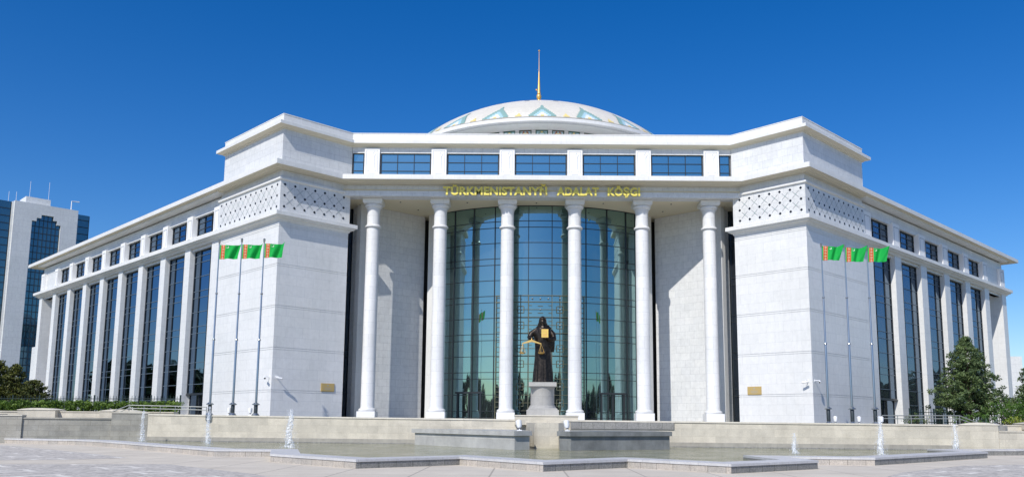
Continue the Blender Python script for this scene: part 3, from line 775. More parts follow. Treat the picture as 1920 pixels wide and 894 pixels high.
# left returning walls (grey stone colour holds both stain and painted half shade)
c0=Vector((-27.2,WY(-27.2)))
TW=Vector((1,.3)).normalized(); UW=Vector((-.3,1)).normalized(); NW=-UW       # end of the main wall
# pier turning towards the viewer
pA=c0; pB=c0-TW*2.3
m=MB(); m.prism([tuple(pA),tuple(pB),tuple(pB+UW*1.2),tuple(pA+UW*1.2)],-1.7,.36); p=tag(m.build('terrace_pier','weathered_shaded'),'grey-shaded pier with a shallow curved top at the left end of the terrace wall','pier','terrace piers')
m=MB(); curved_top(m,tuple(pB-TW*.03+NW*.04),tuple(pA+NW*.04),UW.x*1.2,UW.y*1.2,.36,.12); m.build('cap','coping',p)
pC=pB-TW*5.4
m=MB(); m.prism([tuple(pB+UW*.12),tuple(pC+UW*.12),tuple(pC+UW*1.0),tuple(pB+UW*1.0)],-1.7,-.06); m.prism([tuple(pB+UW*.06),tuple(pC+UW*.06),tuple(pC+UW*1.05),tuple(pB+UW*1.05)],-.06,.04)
tag(m.build('low_wall','weathered_shaded'),'low grey-shaded marble wall between the two piers left of the fountain','wall')
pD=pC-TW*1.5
m=MB(); m.prism([tuple(pC),tuple(pD),tuple(pD+UW*1.0),tuple(pC+UW*1.0)],-1.7,.13); p=tag(m.build('terrace_pier','weathered_shaded'),'flat-topped beige pier at the far left beside the stepped wall','pier','terrace piers')
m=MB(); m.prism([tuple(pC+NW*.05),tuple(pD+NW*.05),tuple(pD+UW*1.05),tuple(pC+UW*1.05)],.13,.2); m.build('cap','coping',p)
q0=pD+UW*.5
m=MB(); m.prism([tuple(q0),(q0.x-14,q0.y+1.5),(q0.x-14,q0.y+2.7),(q0.x,q0.y+1.2)],-1.7,-.28); tag(m.build('low_wall','weathered_shaded'),'lowest stepped beige wall at the left edge of the picture','wall')
m=MB(); m.prism([(q0.x-1.2,q0.y+1.9),(q0.x-14,q0.y+3.2),(q0.x-14,q0.y+4.2),(q0.x-1.2,q0.y+2.9)],-1.7,.26); tag(m.build('low_wall','weathered_shaded'),'second stepped beige wall at the left edge, above the lowest one','wall')
# terrace floor and planting beds
sheet('terrace_floor',[(-27,WY(-27)+.7),(-27,-4),(-60,-3),(-60,70),(60,70),(60,-5.0),(27.5,-6),(24,WY(24)+.7)],-.05,'terrace')
sheet('lawn',[(-58,-3.2),(-29,-3.2),(-29,1),(-44,19),(-58,30)],.12,'grass')
sheet('lawn',[(58,-5.2),(29,-5.2),(29,0),(44,17),(58,30)],-.01,'grass')
# ------------------------------------------------------------------ troughs, centre pier
def prismthing(poly,z0,z1,lip,name,lab,cat,mt,capmt,group=None,capz=.25):
    m=MB(); m.prism(poly,z0,z1-capz); o=tag(m.build(name,mt),lab,cat,group)
    c=Vector((sum(p[0] for p in poly)/len(poly),sum(p[1] for p in poly)/len(poly)))
    a=sum(poly[i][0]*poly[(i+1)%len(poly)][1]-poly[(i+1)%len(poly)][0]*poly[i][1] for i in range(len(poly)))
    pp=poly if a>0 else poly[::-1]; out=[]
    n=len(pp)
    for i in range(n):
        def nr(a,b): d=Vector((b[0]-a[0],b[1]-a[1])).normalized(); return Vector((d.y,-d.x))
        n0=nr(pp[i-1],pp[i]);n1=nr(pp[i],pp[(i+1)%n]); q=(n0+n1)/(1+n0.dot(n1)); out.append((pp[i][0]+q.x*lip,pp[i][1]+q.y*lip))
    m=MB(); m.prism(out,z1-capz,z1); m.build('cap',capmt,o)
    return o
tl=prismthing([(-8.3,-14.0),(-1.85,-22.8),(-1.05,-22.1),(-2.0,-13.4)],-1.7,-.5,.13,'water_trough','long grey marble trough left of the statue with its lit side to the viewer','trough','troughlit','troughlit','water troughs')
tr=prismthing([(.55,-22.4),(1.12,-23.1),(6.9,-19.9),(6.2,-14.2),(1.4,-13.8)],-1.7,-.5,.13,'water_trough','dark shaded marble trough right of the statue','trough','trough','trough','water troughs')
m=MB(); m.prism([(-.66,-19.7),(.62,-19.7),(.95,-19.4),(1.0,-13.5),(-1.3,-13.3)],-1.7,-.06); m.box(-.75,-.68,-19.68,-19.5,-1.7,-.1)
cp=tag(m.build('centre_pier','wallstone'),'beige stone pier between the two water troughs below the statue','pier')
m=MB(); m.prism([(-1.95,-14.2),(2.1,-14.2),(2.1,-9.2),(-1.95,-9.2)],-.2,.41); sl=tag(m.build('statue_ledge','wallstone'),'beige block ledge under the statue pedestal','ledge')
m=MB(); m.prism([(-2.0,-14.25),(2.15,-14.25),(2.15,-9.15),(-2.0,-9.15)],.35,.42)
m.build('cap','coping',sl)
# grey upper panel right of centre
m=MB(); m.prism([(1.6,WY(1.6)-.07),(8.0,WY(8)-.07),(8.0,WY(8)-.01),(1.6,WY(1.6)-.01)],-.42,.0); m.build('grey_panel','granite',tw)
# ------------------------------------------------------------------ flagpoles
YP=lambda x: -10.55 if x<0 else -10.6
def flagpole(x,z1,lab):
    y=YP(x); k=(68+y)/59; x=(x+1.37)*k-1.37; z1*=k; zb=.30 if x<0 else .02
    t=thing('flagpole',lab,'flagpole',x,y,-.05,'flagpoles in front of the towers')
    m=MB(); m.lathe([(.26,-.05),(.26,zb),(.17,zb+.12),(.12,zb+.16),(.115,.95),(.08,.97),(.075,5.4),(.062,5.45),(.058,8.6),(.046,8.65),(.042,11),(.034,z1-.25),(.0,z1-.25)],x,y,14); m.build('pole','steel',t,smooth=True)
    m=MB(); m.lathe([(.13,zb+.15),(.13,.93),(.12,.95)],x,y,14); m.build('base_sleeve','darksteel',t,smooth=True)
    for pr in ([(.1,.95),(.25,1.0),(.25,1.04),(.1,1.14)],[(.09,5.38),(.11,5.42),(.09,5.48)],[(.07,8.58),(.1,8.63),(.06,8.7)]):
        m=MB(); m.lathe(pr,x,y,16); m.build('collar','steel',t,smooth=True)
    m=MB(); m.lathe([(.045,z1-.3),(.07,z1-.22),(.075,z1-.1),(.09,z1-.05),(.05,z1),(0,z1+.02)],x,y,12); m.build('truck','steel',t,smooth=True)
    return t
def flag(x,ztop,lab,seed):
    y=YP(x); k_=(68+y)/59; x=(x+1.37)*k_-1.37; ztop*=k_; W=1.5*k_; H=1.06*k_; nu,nv=66,46
    def P(u,v):
        zz=ztop-H*(1-v)
        k=.84+.16*v
        X=x+.05+W*u*k
        yy=y+ (.20*math.sin((7.2+.35*(seed%3))*u+1.2+v*.8+.25*seed)*u**.7)-.09*math.sin(15*u-3*v+.7*seed)*u
        zz+= -.07*math.sin(u*PI*.9)*(v)+.05*u*v*v+.04*(1-v)*u
        zz+= .10*max(0,u-.8)*5*v*.6-.02
        return (X,yy,zz)
    idx=[]
    cols=[]
    def colr(u,v):
        if .065<u<.27:
            cu_=(u-.1675)/.1025; cv=(v*5)%1-.5
            r2=(cu_/.72)**2+(cv/.36)**2; r1=abs(cu_)/.8+abs(cv)/.42
            if r2<.10: return 3
            if r2<.28: return 1
            if r2<.55: return 2
            if r2<.9: return 4
            if abs(cu_)>.86: return 2 if int(v*30)%2 else 1
            if abs(cv)>.44 and abs(cu_)<.5: return 2 if int(u*110)%2 else 4
            return 1
        du,dv=(u-.40)/.06,(v-.86)/.085
        if du*du+dv*dv<1 and ((du+.38)**2+(dv-.28)**2)>.72: return 3
        for (su,sv) in ((.335,.93),(.35,.87),(.335,.81),(.37,.95),(.365,.82)):
            if abs(u-su)/.012+abs(v-sv)/.017<1: return 3
        return 0
    m=MB()
    for i in range(nu):
        for j in range(nv):
            u0,u1,v0,v1=i/nu,(i+1)/nu,j/nv,(j+1)/nv
            m.face([P(u0,v0),P(u1,v0),P(u1,v1),P(u0,v1)],colr((u0+u1)/2,(v0+v1)/2))
    o=m.build('flag',['fgreen','fred','fcream','fwhite','forange'],smooth=True)
    o.data.set_sharp_from_angle(angle=PI)
    return tag(o,lab,'flag','green national flags on the poles')
ord3=['leftmost','middle','rightmost']
for i,(x,z1,ft) in enumerate([(-23.34,12.78,12.43),(-21.73,12.88,12.47),(-20.12,12.88,12.55)]):
    flagpole(x,z1,'tall steel flagpole, %s of the three before the left tower'%ord3[i]); flag(x,ft,'green flag with red carpet stripe on the %s pole before the left tower'%ord3[i],i)
for i,(x,z1,ft) in enumerate([(19.88,12.80,12.66),(21.54,12.74,12.56),(23.14,12.68,12.56)]):
    flagpole(x,z1,'tall steel flagpole, %s of the three before the right tower'%ord3[i]); flag(x,ft-.02,'green flag with red carpet stripe on the %s pole before the right tower'%ord3[i],i+3)
# ------------------------------------------------------------------ floodlights
def flood(x,y,z,s,tilt,lab):
    t=thing('floodlight',lab,'floodlight',x,y,z,'white floodlights')
    m=MB(); m.box(x-.14*s,x+.14*s,y-.1*s,y+.1*s,z,z+.05); m.tube([(x,y,z+.05),(x,y,z+.18*s)],.03*s,8); m.build('bracket','whitepaint',t)
    m=MB(); d=Vector((tilt*.5,.25,1)).normalized(); c=Vector((x,y,z+.16*s))
    m.tube([c,c+d*.1*s,c+d*.4*s,c+d*.46*s],[.09*s,.15*s,.17*s,.1*s],14); m.build('housing','whitepaint',t,smooth=True)
    m=MB(); m.tube([c-d*.03,c],[.06*s,.08*s],10); m.build('lens','frame',t)
flood(-1.6,-21.9,-.49,.95,-.3,'white floodlight standing on the near end of the left trough')
flood(.98,-22.3,-.49,.95,-.3,'white floodlight standing on the near end of the right trough')
for i,(x,l) in enumerate([(-22.0,'white floodlight beside the middle flagpole at the left tower'),(-20.45,'white floodlight beside the rightmost flagpole at the left tower'),(20.3,'white floodlight beside the leftmost flagpole at the right tower'),(21.95,'white floodlight beside the middle flagpole at the right tower'),(23.5,'white floodlight beside the rightmost flagpole at the right tower')]):
    flood((x+1.37)*.975-1.37,-10.6 if x>0 else WY(x)+.3,.0 if x>0 else wz(x),.85,.2 if x>0 else -.2,l)
# ------------------------------------------------------------------ statue
SX,SY=-.12,-11.0
mon=thing('justice_statue','dark bronze statue of a veiled woman with gold book and scales on a pedestal','statue',SX,SY,.42)
m=MB()
def sq(h,z0,z1): m.box(SX-h,SX+h,SY-h,SY+h,z0,z1)
sq(1.07,.42,.78); sq(.98,.78,.86); sq(.93,.86,.90)
m.lathe([(.93,.90),(.92,.98),(.87,1.0),(.87,1.04),(.84,1.06),(.84,1.1)],SX,SY,40)
pz=m.build('pedestal','pedestal',mon)
m=MB(); m.lathe([(.80,1.08),(.80,2.2),(.82,2.24),(.82,2.3)],SX,SY,48); m.build('pedestal_drum','pedestal',mon,smooth=True)
m=MB(); sq(.80,2.26,2.33); sq(.92,2.34,2.62); m.build('pedestal_slab','pedestal',mon)
# robed figure, built as one remeshed body
def figure():
    m=MB(); Z0=2.6; H=4.57
    sec=[(0,.70,.56),(.03,.70,.57),(.25,.67,.54),(.6,.655,.52),(1.1,.61,.49),(1.6,.575,.46),(2.0,.555,.44),(2.35,.55,.43),(2.65,.56,.43),(2.95,.60,.44),(3.2,.66,.44),(3.4,.69,.43),(3.55,.60,.41),(3.68,.42,.37),(3.78,.31,.32),(3.86,.27,.29)]
    seg=72; rings=[]
    for z,rx,ry in sec:
        ring=[]
        for k in range(seg):
            a=2*PI*k/seg
            lowf=max(0,min(1,(2.9-z)/2.2))
            f=1+lowf*(.045*math.sin(9*a+.6*z)+.03*math.sin(15*a+1.3+.4*z)+.02*math.sin(23*a))+.012*math.sin(12*a+5*z)*(1-lowf)
            ring.append((SX+.03+rx*f*math.cos(a),SY+ry*f*math.sin(a),Z0+z))
        rings.append(ring)
    for i in range(len(rings)-1):
        for k in range(seg): m.face([rings[i][k],rings[i][(k+1)%seg],rings[i+1][(k+1)%seg],rings[i+1][k]])
    m.face(rings[0][::-1]); m.face(rings[-1])
    def ell(c,r,n=14,seg=20,tilt=0):
        prof=[(max(1e-7,math.sin(PI*i/n)),-math.cos(PI*i/n)) for i in range(n+1)]
        for j in range(seg):
            A,B=2*PI*j/seg,2*PI*(j+1)/seg
            for i in range(n):
                q=[]
                for rr,zz,an in ((prof[i][0],prof[i][1],A),(prof[i][0],prof[i][1],B),(prof[i+1][0],prof[i+1][1],B),(prof[i+1][0],prof[i+1][1],A)):
                    q.append((SX+c[0]+r[0]*rr*math.cos(an),SY+c[1]+r[1]*rr*math.sin(an),Z0+c[2]+r[2]*zz))
                m.face(q)
    # veiled head: veil shell, face, nose, brow, lips, chin
    ell((.0,.03,4.17),(.275,.31,.39)); ell((0,.10,3.95),(.34,.30,.30)); ell((0,-.11,4.10),(.175,.2,.27))
    ell((0,-.315,4.10),(.028,.04,.07)); ell((0,-.30,3.975),(.055,.02,.018)); ell((0,-.27,3.90),(.06,.045,.045))
    ell((-.07,-.275,4.185),(.06,.03,.014)); ell((.07,-.275,4.185),(.06,.03,.014)); ell((0,-.12,4.34),(.2,.2,.11))
    # scarf folds across the breast
    def T(pts,r,seg=12): m.tube([(SX+x,SY+y,Z0+z) for x,y,z in pts],r,seg)
    for k in range(5):
        e=k*.085
        T([(-.34-e*.6,-.16,3.85-e*.6),(-.2,-.36-e*.05,3.70-e),(0.0,-.42-e*.1,3.62-e*1.1),(.22,-.36-e*.05,3.72-e),(.36+e*.6,-.14,3.9-e*.5)],[.06,.055,.05,.055,.06],8)
    # right arm (viewer's left) bent, hand hanging over the scales
    T([(-.46,-.05,3.54),(-.76,-.10,3.32),(-.88,-.20,3.06),(-.84,-.38,2.98),(-.76,-.52,3.02)],[.20,.21,.19,.15,.09])
    T([(-.84,-.15,3.1),(-.76,-.3,2.84),(-.62,-.3,2.80)],[.17,.13,.08])
    # left arm holding the book
    T([(.50,-.05,3.50),(.70,-.12,3.25),(.74,-.22,2.98),(.58,-.44,2.90),(.36,-.54,2.93)],[.21,.22,.20,.15,.09])
    # cloak falling from the left arm
    for k in range(7):
        x=.44+.05*k; T([(x,-.25+.05*k,2.95),(x+.0,-.22+.05*k,2.5),(x-.02,-.15+.05*k,2.1+.02*(k%2))],[.11,.10,.07],8)
    # hands
    def hand(c,d,side,up=Vector((0,-.2,1))):
        d=Vector(d).normalized(); s=d.cross(up).normalized()*side
        P=lambda a,b,e: tuple(Vector(c)+d*a+s*b+up*e)
        T([P(-.05,0,0),P(.10,0,0)],[.085,.085])
        for i,(o,L) in enumerate(((-.075,.13),(-.025,.17),(.025,.18),(.075,.15))):
            T([P(.06,o,0),P(.06+L*.6,o*1.1,.01),P(.06+L*1.05,o*1.15,-.05)],[.03,.027,.02],8)
        T([P(-.02,-.07,0),P(.05,-.14,.03),P(.12,-.17,.02)],[.035,.03,.02],8)
    hand((-.73,-.56,2.99),(.15,-.25,-1),1)
    hand((.33,-.57,2.98),(-1,-.12,.12),-1)
    o=m.build('bronze_figure','bronze',mon,merge=True)
    md=o.modifiers.new('r','REMESH'); md.mode='VOXEL'; md.voxel_size=.022
    sm=o.modifiers.new('s','SMOOTH'); sm.iterations=2; sm.factor=.4
    dg=bpy.context.evaluated_depsgraph_get(); me=bpy.data.meshes.new_from_object(o.evaluated_get(dg))
    o.modifiers.clear(); o.data=me; me.materials.clear(); me.materials.append(M['bronze'])
    me.polygons.foreach_set('use_smooth',[True]*len(me.polygons))
    return o
fig=figure()
def SP(x,y,z): return (SX+x,SY+y,2.6+z)
BZ=.30
m=MB(); m.hexa([SP(-.09,-.68,3.02),SP(.37,-.68,3.02),SP(.39,-.58,3.02),SP(-.07,-.58,3.02),SP(-.09,-.64,3.60),SP(.37,-.64,3.60),SP(.39,-.54,3.60),SP(-.07,-.54,3.60)]); bk=m.build('book','book',mon)
m=MB()
for a in ((.03,.27,2.78,2.80),(.03,.27,3.15,3.17),(.03,.05,2.8,3.15),(.25,.27,2.8,3.15),(.09,.21,3.05,3.08),(.09,.21,2.96,2.99)):
    x0,x1,z0,z1=a; x0,x1=-.07+(x0-.03)*1.7,-.07+(x1-.03)*1.7; z0,z1=3.06+(z0-2.78)*1.25,3.06+(z1-2.78)*1.25; y=lambda z:-.68+.04*(z-3.02)/.58
    m.hexa([SP(x0,y(z0)-.012,z0),SP(x1,y(z0)-.012,z0),SP(x1,y(z0),z0),SP(x0,y(z0),z0),SP(x0,y(z1)-.012,z1),SP(x1,y(z1)-.012,z1),SP(x1,y(z1),z1),SP(x0,y(z1),z1)])
m.build('relief_lines','goldpaint',bk)
sc=MB()
bc=(-.66,-.62,2.42)
sc.hexa([SP(-1.38,-.66,2.58),SP(-.74,-.68,2.72),SP(-.74,-.60,2.72),SP(-1.38,-.62,2.58),SP(-1.38,-.66,2.65),SP(-.76,-.68,2.88),SP(-.76,-.60,2.88),SP(-1.38,-.62,2.65)])
sc.hexa([SP(-.74,-.68,2.72),SP(-.10,-.66,2.56),SP(-.10,-.62,2.56),SP(-.74,-.60,2.72),SP(-.76,-.68,2.88),SP(-.10,-.66,2.63),SP(-.10,-.62,2.63),SP(-.76,-.60,2.88)])
sc.tube([SP(-.75,-.64,2.84),SP(-.75,-.62,2.96)],[.05,.03],8)
scl=sc.build('scale_beam','gold',mon)
for ex,pxx in ((-1.36,-1.38),(-.12,-.10)):
    m=MB(); zp=1.98
    ez=2.60
    m.lathe([(.0,2.6+zp-.09),(.12,2.6+zp-.07),(.2,2.6+zp-.02),(.235,2.6+zp+.02),(.2,2.6+zp+.015),(0,2.6+zp-.03)],SX+pxx,SY-.64,20); m.build('scale_pan','gold',scl,smooth=True)
    m=MB()
    for an in (0,2.1,4.2): m.tube([SP(ex,-.62,ez),SP(pxx+.22*math.cos(an+.3),-.62+.22*math.sin(an+.3),zp+.02)],.012,5)
    m.build('chain','gold',scl)
# ------------------------------------------------------------------ fountain jets
def jet(x,y,zt,lab,w=1.0,seed=0):
    rnd=random.Random(seed); z0=-1.5; H=zt-z0; m=MB(); n=34; seg=14
    rings=[]
    for i in range(n+1):
        s=i/n; r=w*(.10*(1-s)**2+.12+.02*math.sin(s*9+seed))*(1-.5*s**3)*(.4 if i==n else 1)
        cx=x+.04*math.sin(s*7+seed)*w; cy=y+.03*math.cos(s*6+seed)
        rings.append([(cx+r*(1+rnd.uniform(-.22,.22))*math.cos(2*PI*k/seg),cy+r*(1+rnd.uniform(-.22,.22))*math.sin(2*PI*k/seg),z0+H*s+rnd.uniform(-.02,.02)) for k in range(seg)])
    for i in range(n):
        for k in range(seg): m.face([rings[i][k],rings[i][(k+1)%seg],rings[i+1][(k+1)%seg],rings[i+1][k]])
    for i in range(int(420*w)):      # thrown drops
        s=rnd.random()**1.6; a=rnd.uniform(0,2*PI); r=w*(.18*(1-s)+.12)*rnd.uniform(.6,1.7); q=rnd.uniform(.010,.024)
        c=Vector((x+r*math.cos(a),y+r*math.sin(a),z0+H*s))
        p=[c+Vector((q,0,0)),c+Vector((-q*.5,q*.8,0)),c+Vector((-q*.5,-q*.8,0)),c+Vector((0,0,q*1.8))]
        for f in ((0,1,3),(1,2,3),(2,0,3),(0,2,1)): m.face([p[t] for t in f],0)
    tag(m.build('fountain_jet','foam'),lab,'water jet','water jets in the basin')
for i,(x,y,zt,w,l) in enumerate([(-26.6,-12,.51,.75,'white water jet at the far left, before the end pier'),(-20.8,-15.9,.77,.72,'slim white water jet below the leftmost flagpole'),(-14.1,-21.9,.57,1.15,'thickest white water jet, before the left tower corner'),(12.3,-25.1,-.48,.55,'shortest water jet, before the right tower'),(16.4,-25.7,.40,.8,'tall white water jet below the rightmost flagpole'),(23.8,-18.5,.02,.8,'white water jet at the far right, before the end pier')]): jet(x,y,zt,l,w,i)
# ------------------------------------------------------------------ handrails and fences
def handrail(pts,drop,lab,zb):
    t=thing('handrail',lab,'handrail',pts[0][0],pts[0][1],zb,'metal handrails on the terrace')
    m=MB(); m.tube(pts,.035,8); m.tube([(x,y,z-.22) for x,y,z in pts],.03,8); m.build('rail','rail',t)
    for i in drop:
        x,y,z=pts[i]; m=MB(); m.tube([(x,y,zb),(x,y,z)],.03,8); m.build('post','rail',t)
handrail([(-31.6,-6,.5),(-30.4,-6,.98),(-29.3,-6,.96),(-28.1,-6,.94),(-27.0,-6,.93),(-25.9,-6,.91),(-24.7,-6,.88)],[1,2,3,4,5,6],'grey metal handrail at the left, ending at the leftmost flagpole',-.04)
handrail([(24.9,-6,.64),(26.0,-6,.64),(27.0,-6,.64),(28.2,-6,.66),(29.35,-6,.66),(30.55,-6,.66),(31.8,-6,.18)],[0,1,2,3,4,5],'grey metal handrail at the right, sloping down before the pine tree',-.04)
def fence(P,Q,zt,zb,lab,sp=.32):
    t=thing('iron_fence',lab,'fence',(P[0]+Q[0])/2,(P[1]+Q[1])/2,zb,'green iron fences')
    L=math.dist(P,Q); n=int(L/sp); m=MB(); fx=lambda s:(P[0]+(Q[0]-P[0])*s,P[1]+(Q[1]-P[1])*s)
    for i in range(n+1):
        x,y=fx(i/n); m.tube([(x,y,zb),(x,y,zt-.1),(x,y,zt)],[.022,.022,.004],5)
    o=m.build('pickets','fence',t); tag(o,kind='stuff')
    m=MB()
    for z in (zt-.55,zt-.28,zb+.25): m.tube([(P[0],P[1],z),(Q[0],Q[1],z)],.03,5)
    m.build('rails','fence',t)
    for i in range(0,n+1,9):
        x,y=fx(i/n); m=MB(); m.box(x-.05,x+.05,y-.05,y+.05,zb,zt+.05); m.build('post','fence',t)
fence((-62,12),(-31,4.6),2.0,.1,'dark green iron picket fence behind the hedge at the left')
fence((30.8,2.5),(44,9),1.3,-.05,'dark green iron picket fence at the right, behind the handrail')
# ------------------------------------------------------------------ vegetation
def foliage(name,mt,clumps,per,size,parent=None,seed=1,flat=.5,org=None):
    """clumps: (x,y,z,rx,ry,rz,tone); leaf quads spread through each clump's volume"""
    rg=np.random.default_rng(seed); V=[];T=[]
    for (x,y,z,rx,ry,rz,tone) in clumps:
        n=max(4,int(per*(rx*ry*rz)**(2/3)))
        d=rg.normal(size=(n,3)); d/=np.linalg.norm(d,axis=1)[:,None]; r=rg.random(n)**.45
        c=np.array([x,y,z])+d*r[:,None]*np.array([rx,ry,rz])
        a=rg.normal(size=(n,3)); a/=np.linalg.norm(a,axis=1)[:,None]
        nrm=d*.8+rg.normal(size=(n,3))*.6; nrm/=np.linalg.norm(nrm,axis=1)[:,None]
        u=np.cross(nrm,a); u/=np.linalg.norm(u,axis=1)[:,None]+1e-9; w=np.cross(nrm,u)
        s=(size*(.6+.8*rg.random(n)))[:,None]
        q=np.stack([c-u*s-w*s*flat,c+u*s-w*s*flat*.4,c+u*s*.9+w*s*flat,c-u*s*.6+w*s*flat*.7],1)
        V.append(q.reshape(-1,3)); T.append(np.clip(tone+rg.normal(size=n)*.16,0,1))
    V=np.concatenate(V); T=np.concatenate(T); V[:,2]+=ZO
    o0=Vector(org) if org is not None else Vector(((V[:,0].min()+V[:,0].max())/2,(V[:,1].min()+V[:,1].max())/2,V[:,2].min()))
    V=V-np.array(o0); n=len(V)//4
    me=bpy.data.meshes.new(name); me.vertices.add(4*n); me.vertices.foreach_set('co',V.ravel()); me.loops.add(4*n); me.loops.foreach_set('vertex_index',np.arange(4*n,dtype=np.int32))
    me.polygons.add(n); me.polygons.foreach_set('loop_start',np.arange(0,4*n,4,dtype=np.int32)); me.polygons.foreach_set('loop_total',np.full(n,4,dtype=np.int32))
    me.update(calc_edges=True); at=me.attributes.new('tone','FLOAT','FACE'); at.data.foreach_set('value',T.astype(np.float32))
    me.materials.append(M[mt]); o=bpy.data.objects.new(name,me); COL.objects.link(o)
    if parent is not None: o.parent=parent; o.location=o0-WL[parent.name]
    else: o.location=o0
    WL[o.name]=o0
    return o
def conifer(x,y,zb,zt,rad,mt,lab,seed,kind='pine_tree',low=.12,shape=.75,per=300,size=.075,group='conifers beside the wings',dens=1.0):
    rg=random.Random(seed); H=zt-zb
    t=thing(kind,lab,'tree',x,y,zb,group)
    m=MB(); m.tube([(x,y,zb-.1),(x+.05,y,zb+H*.4),(x-.03,y+.02,zb+H*.75),(x,y,zt-.15)],[rad*.07+.04,rad*.05+.03,.05,.015],8)
    tr=m.build('trunk','bark',t,smooth=True)
    cl=[]; m=MB()
    nb=int(150*dens)
    for i in range(nb):
        s=((i+rg.random())/nb); h=zb+H*(low+(1-low)*s)
        rr=rad*((1-s)**shape)*(.55+.45*math.sin(min(1,(s+.18)*3.2)*PI/2))*rg.uniform(.72,1.12)
        a=i*2.39996+rg.uniform(-.3,.3)
        ex,ey,ez=x+rr*math.cos(a),y+rr*math.sin(a),h+rr*rg.uniform(.0,.28)
        m.tube([(x,y,h-rr*.15),((x+ex)/2,(y+ey)/2,h),(ex,ey,ez)],[.035*(1-s)+.015,.02,.008],4)
        for f in (1.0,.72,.45):
            if f<.5 and s>.7: continue
            cx,cy,cz=x+(ex-x)*f,y+(ey-y)*f,(h-rr*.15)+(ez-h+rr*.15)*f
            k=rad*.15*rg.uniform(.6,1.15)*(1-.35*s)
            cl.append((cx+rg.uniform(-.1,.1),cy+rg.uniform(-.1,.1),cz+.05,k,k,k*.72,rg.uniform(.15,.75)))
    cl.append((x,y,zt-.12,.10,.10,.25,.6)); cl.append((x,y,zt-.45,.2,.2,.25,.5))
    m.build('limbs','bark',t)
    foliage('crown',mt,cl,per*1.25,size*1.15,t,seed,org=tuple(WL[t.name]))
    return t
conifer(37.1,5,-.05,7.45,3.15,'pine','tall dense green pine tree before the right wing, the only one fully in view',11,per=420)
conifer(43.9,5,-.05,6.5,3.2,'pine','pine tree cut off by the right edge of the picture',23,per=400)
conifer(-53.2,14,0,5.5,3.2,'cedar','dark olive cypress at the left edge, tallest of the three',31,kind='cypress_tree',shape=.6,per=420)
conifer(-50.9,13.5,0,5.05,1.9,'cedar','dark olive cypress standing just right of the tallest one at the left edge',37,kind='cypress_tree',shape=.6,per=420)
conifer(-48.6,13,0,3.5,1.9,'cedar','shortest dark olive cypress, nearest the left wing end pier',41,kind='cypress_tree',shape=.5,per=420)
def shrub(name,x,y,zb,rx,ry,h,mt,lab,cat,seed,n=40,per=420,size=.06,group=None):
    rg=random.Random(seed); t=thing(name,lab,cat,x,y,zb,group); cl=[]; m=MB()
    for i in range(n):
        a=rg.uniform(0,2*PI); r=rg.random()**.6; s=rg.random()
        cx,cy=x+rx*r*math.cos(a),y+ry*r*math.sin(a); cz=zb+h*(.15+.8*s*math.sqrt(max(.05,1-r*r*.8)))
        k=.2*rg.uniform(.7,1.4)*max(.8,h/1.6); cl.append((cx,cy,cz,k,k,k*.8,rg.uniform(.1,.9)))
        if i%3==0: m.tube([(x+rx*.2*math.cos(a),y+ry*.2*math.sin(a),zb-.05),(cx,cy,cz)],[.02,.008],4)
    m.build('stems','bark',t); foliage('leaves',mt,cl,per,size,t,seed,org=tuple(WL[t.name])); return t
shrub('leafy_shrub',39.0,2.5,-.05,2.3,1.2,2.3,'leaf','bright green leafy shrub between the two pine trees','shrub',51,n=110,group='shrubs in the right bed')
shrub('leafy_shrub',35.6,2.0,-.05,1.4,1.0,1.3,'leaf','lower bright green shrub under the left side of the pine tree','shrub',52,n=50,group='shrubs in the right bed')
shrub('leafy_shrub',43.0,1.0,-.05,1.8,1.0,1.9,'pine','dark green shrub at the right edge beneath the cut-off pine','shrub',53,n=70,group='shrubs in the right bed')
shrub('golden_shrub',37.6,-.5,-.05,.8,.6,.85,'yellow','yellow-green shrub behind the right planter wall','shrub',54,n=34)
shrub('rose_bush',28.6,-3.5,-.05,1.1,.6,.95,'pine','dark rose bush behind the right handrail','bush',55,n=34,group='rose bushes by the handrail')
for k,(x,y,z) in enumerate([(28.2,-4.2,1.05),(28.9,-4.1,.82)]):
    pass
# clipped hedge
rg=random.Random(5); cl=[]
for i in range(1500):
    s=rg.random(); x=-58+28.2*s; y=1.6+rg.uniform(-.6,.6)-.02*(x+30); cl.append((x,y,0.12+rg.random()**.7*1.22,.26,.26,.2,rg.uniform(.15,.95)))
hd=foliage('clipped_hedge','hedge',cl,330,.075,None,5); tag(hd,'long bright green clipped hedge in front of the left wing fence','hedge')
# ------------------------------------------------------------------ office tower behind the left wing
P0=Vector((-100.4,90))
OF=frame(P0,T2,N2)
ot=thing('office_tower','tall white and blue-glass office tower behind the left wing','office building',P0.x,P0.y,PZ)
M['otile']=stone('tower_stone_tiles',(.78,.79,.78),(.75,.76,.76),(.66,.67,.68),1.6,1.2,.03,.5)
m=MB(); 
def fpoly(m,pts,d0,d1,mi=0):   # extruded outline in the facade plane
    f=[OF(l,d1)+(z,) for l,z in pts]; b=[OF(l,d0)+(z,) for l,z in pts]
    m.face(f,mi)
    for i in range(len(pts)): j=(i+1)%len(pts); m.face([f[j],f[i],b[i],b[j]],mi)
niche=[(3.2,0),(3.2,38.3),(4.0,38.3),(4.0,39.0),(4.8,39.0),(4.8,39.7),(7.0,39.7),(7.0,38.9),(7.65,38.9),(7.65,38.1),(8.35,38.1),(8.35,0)]
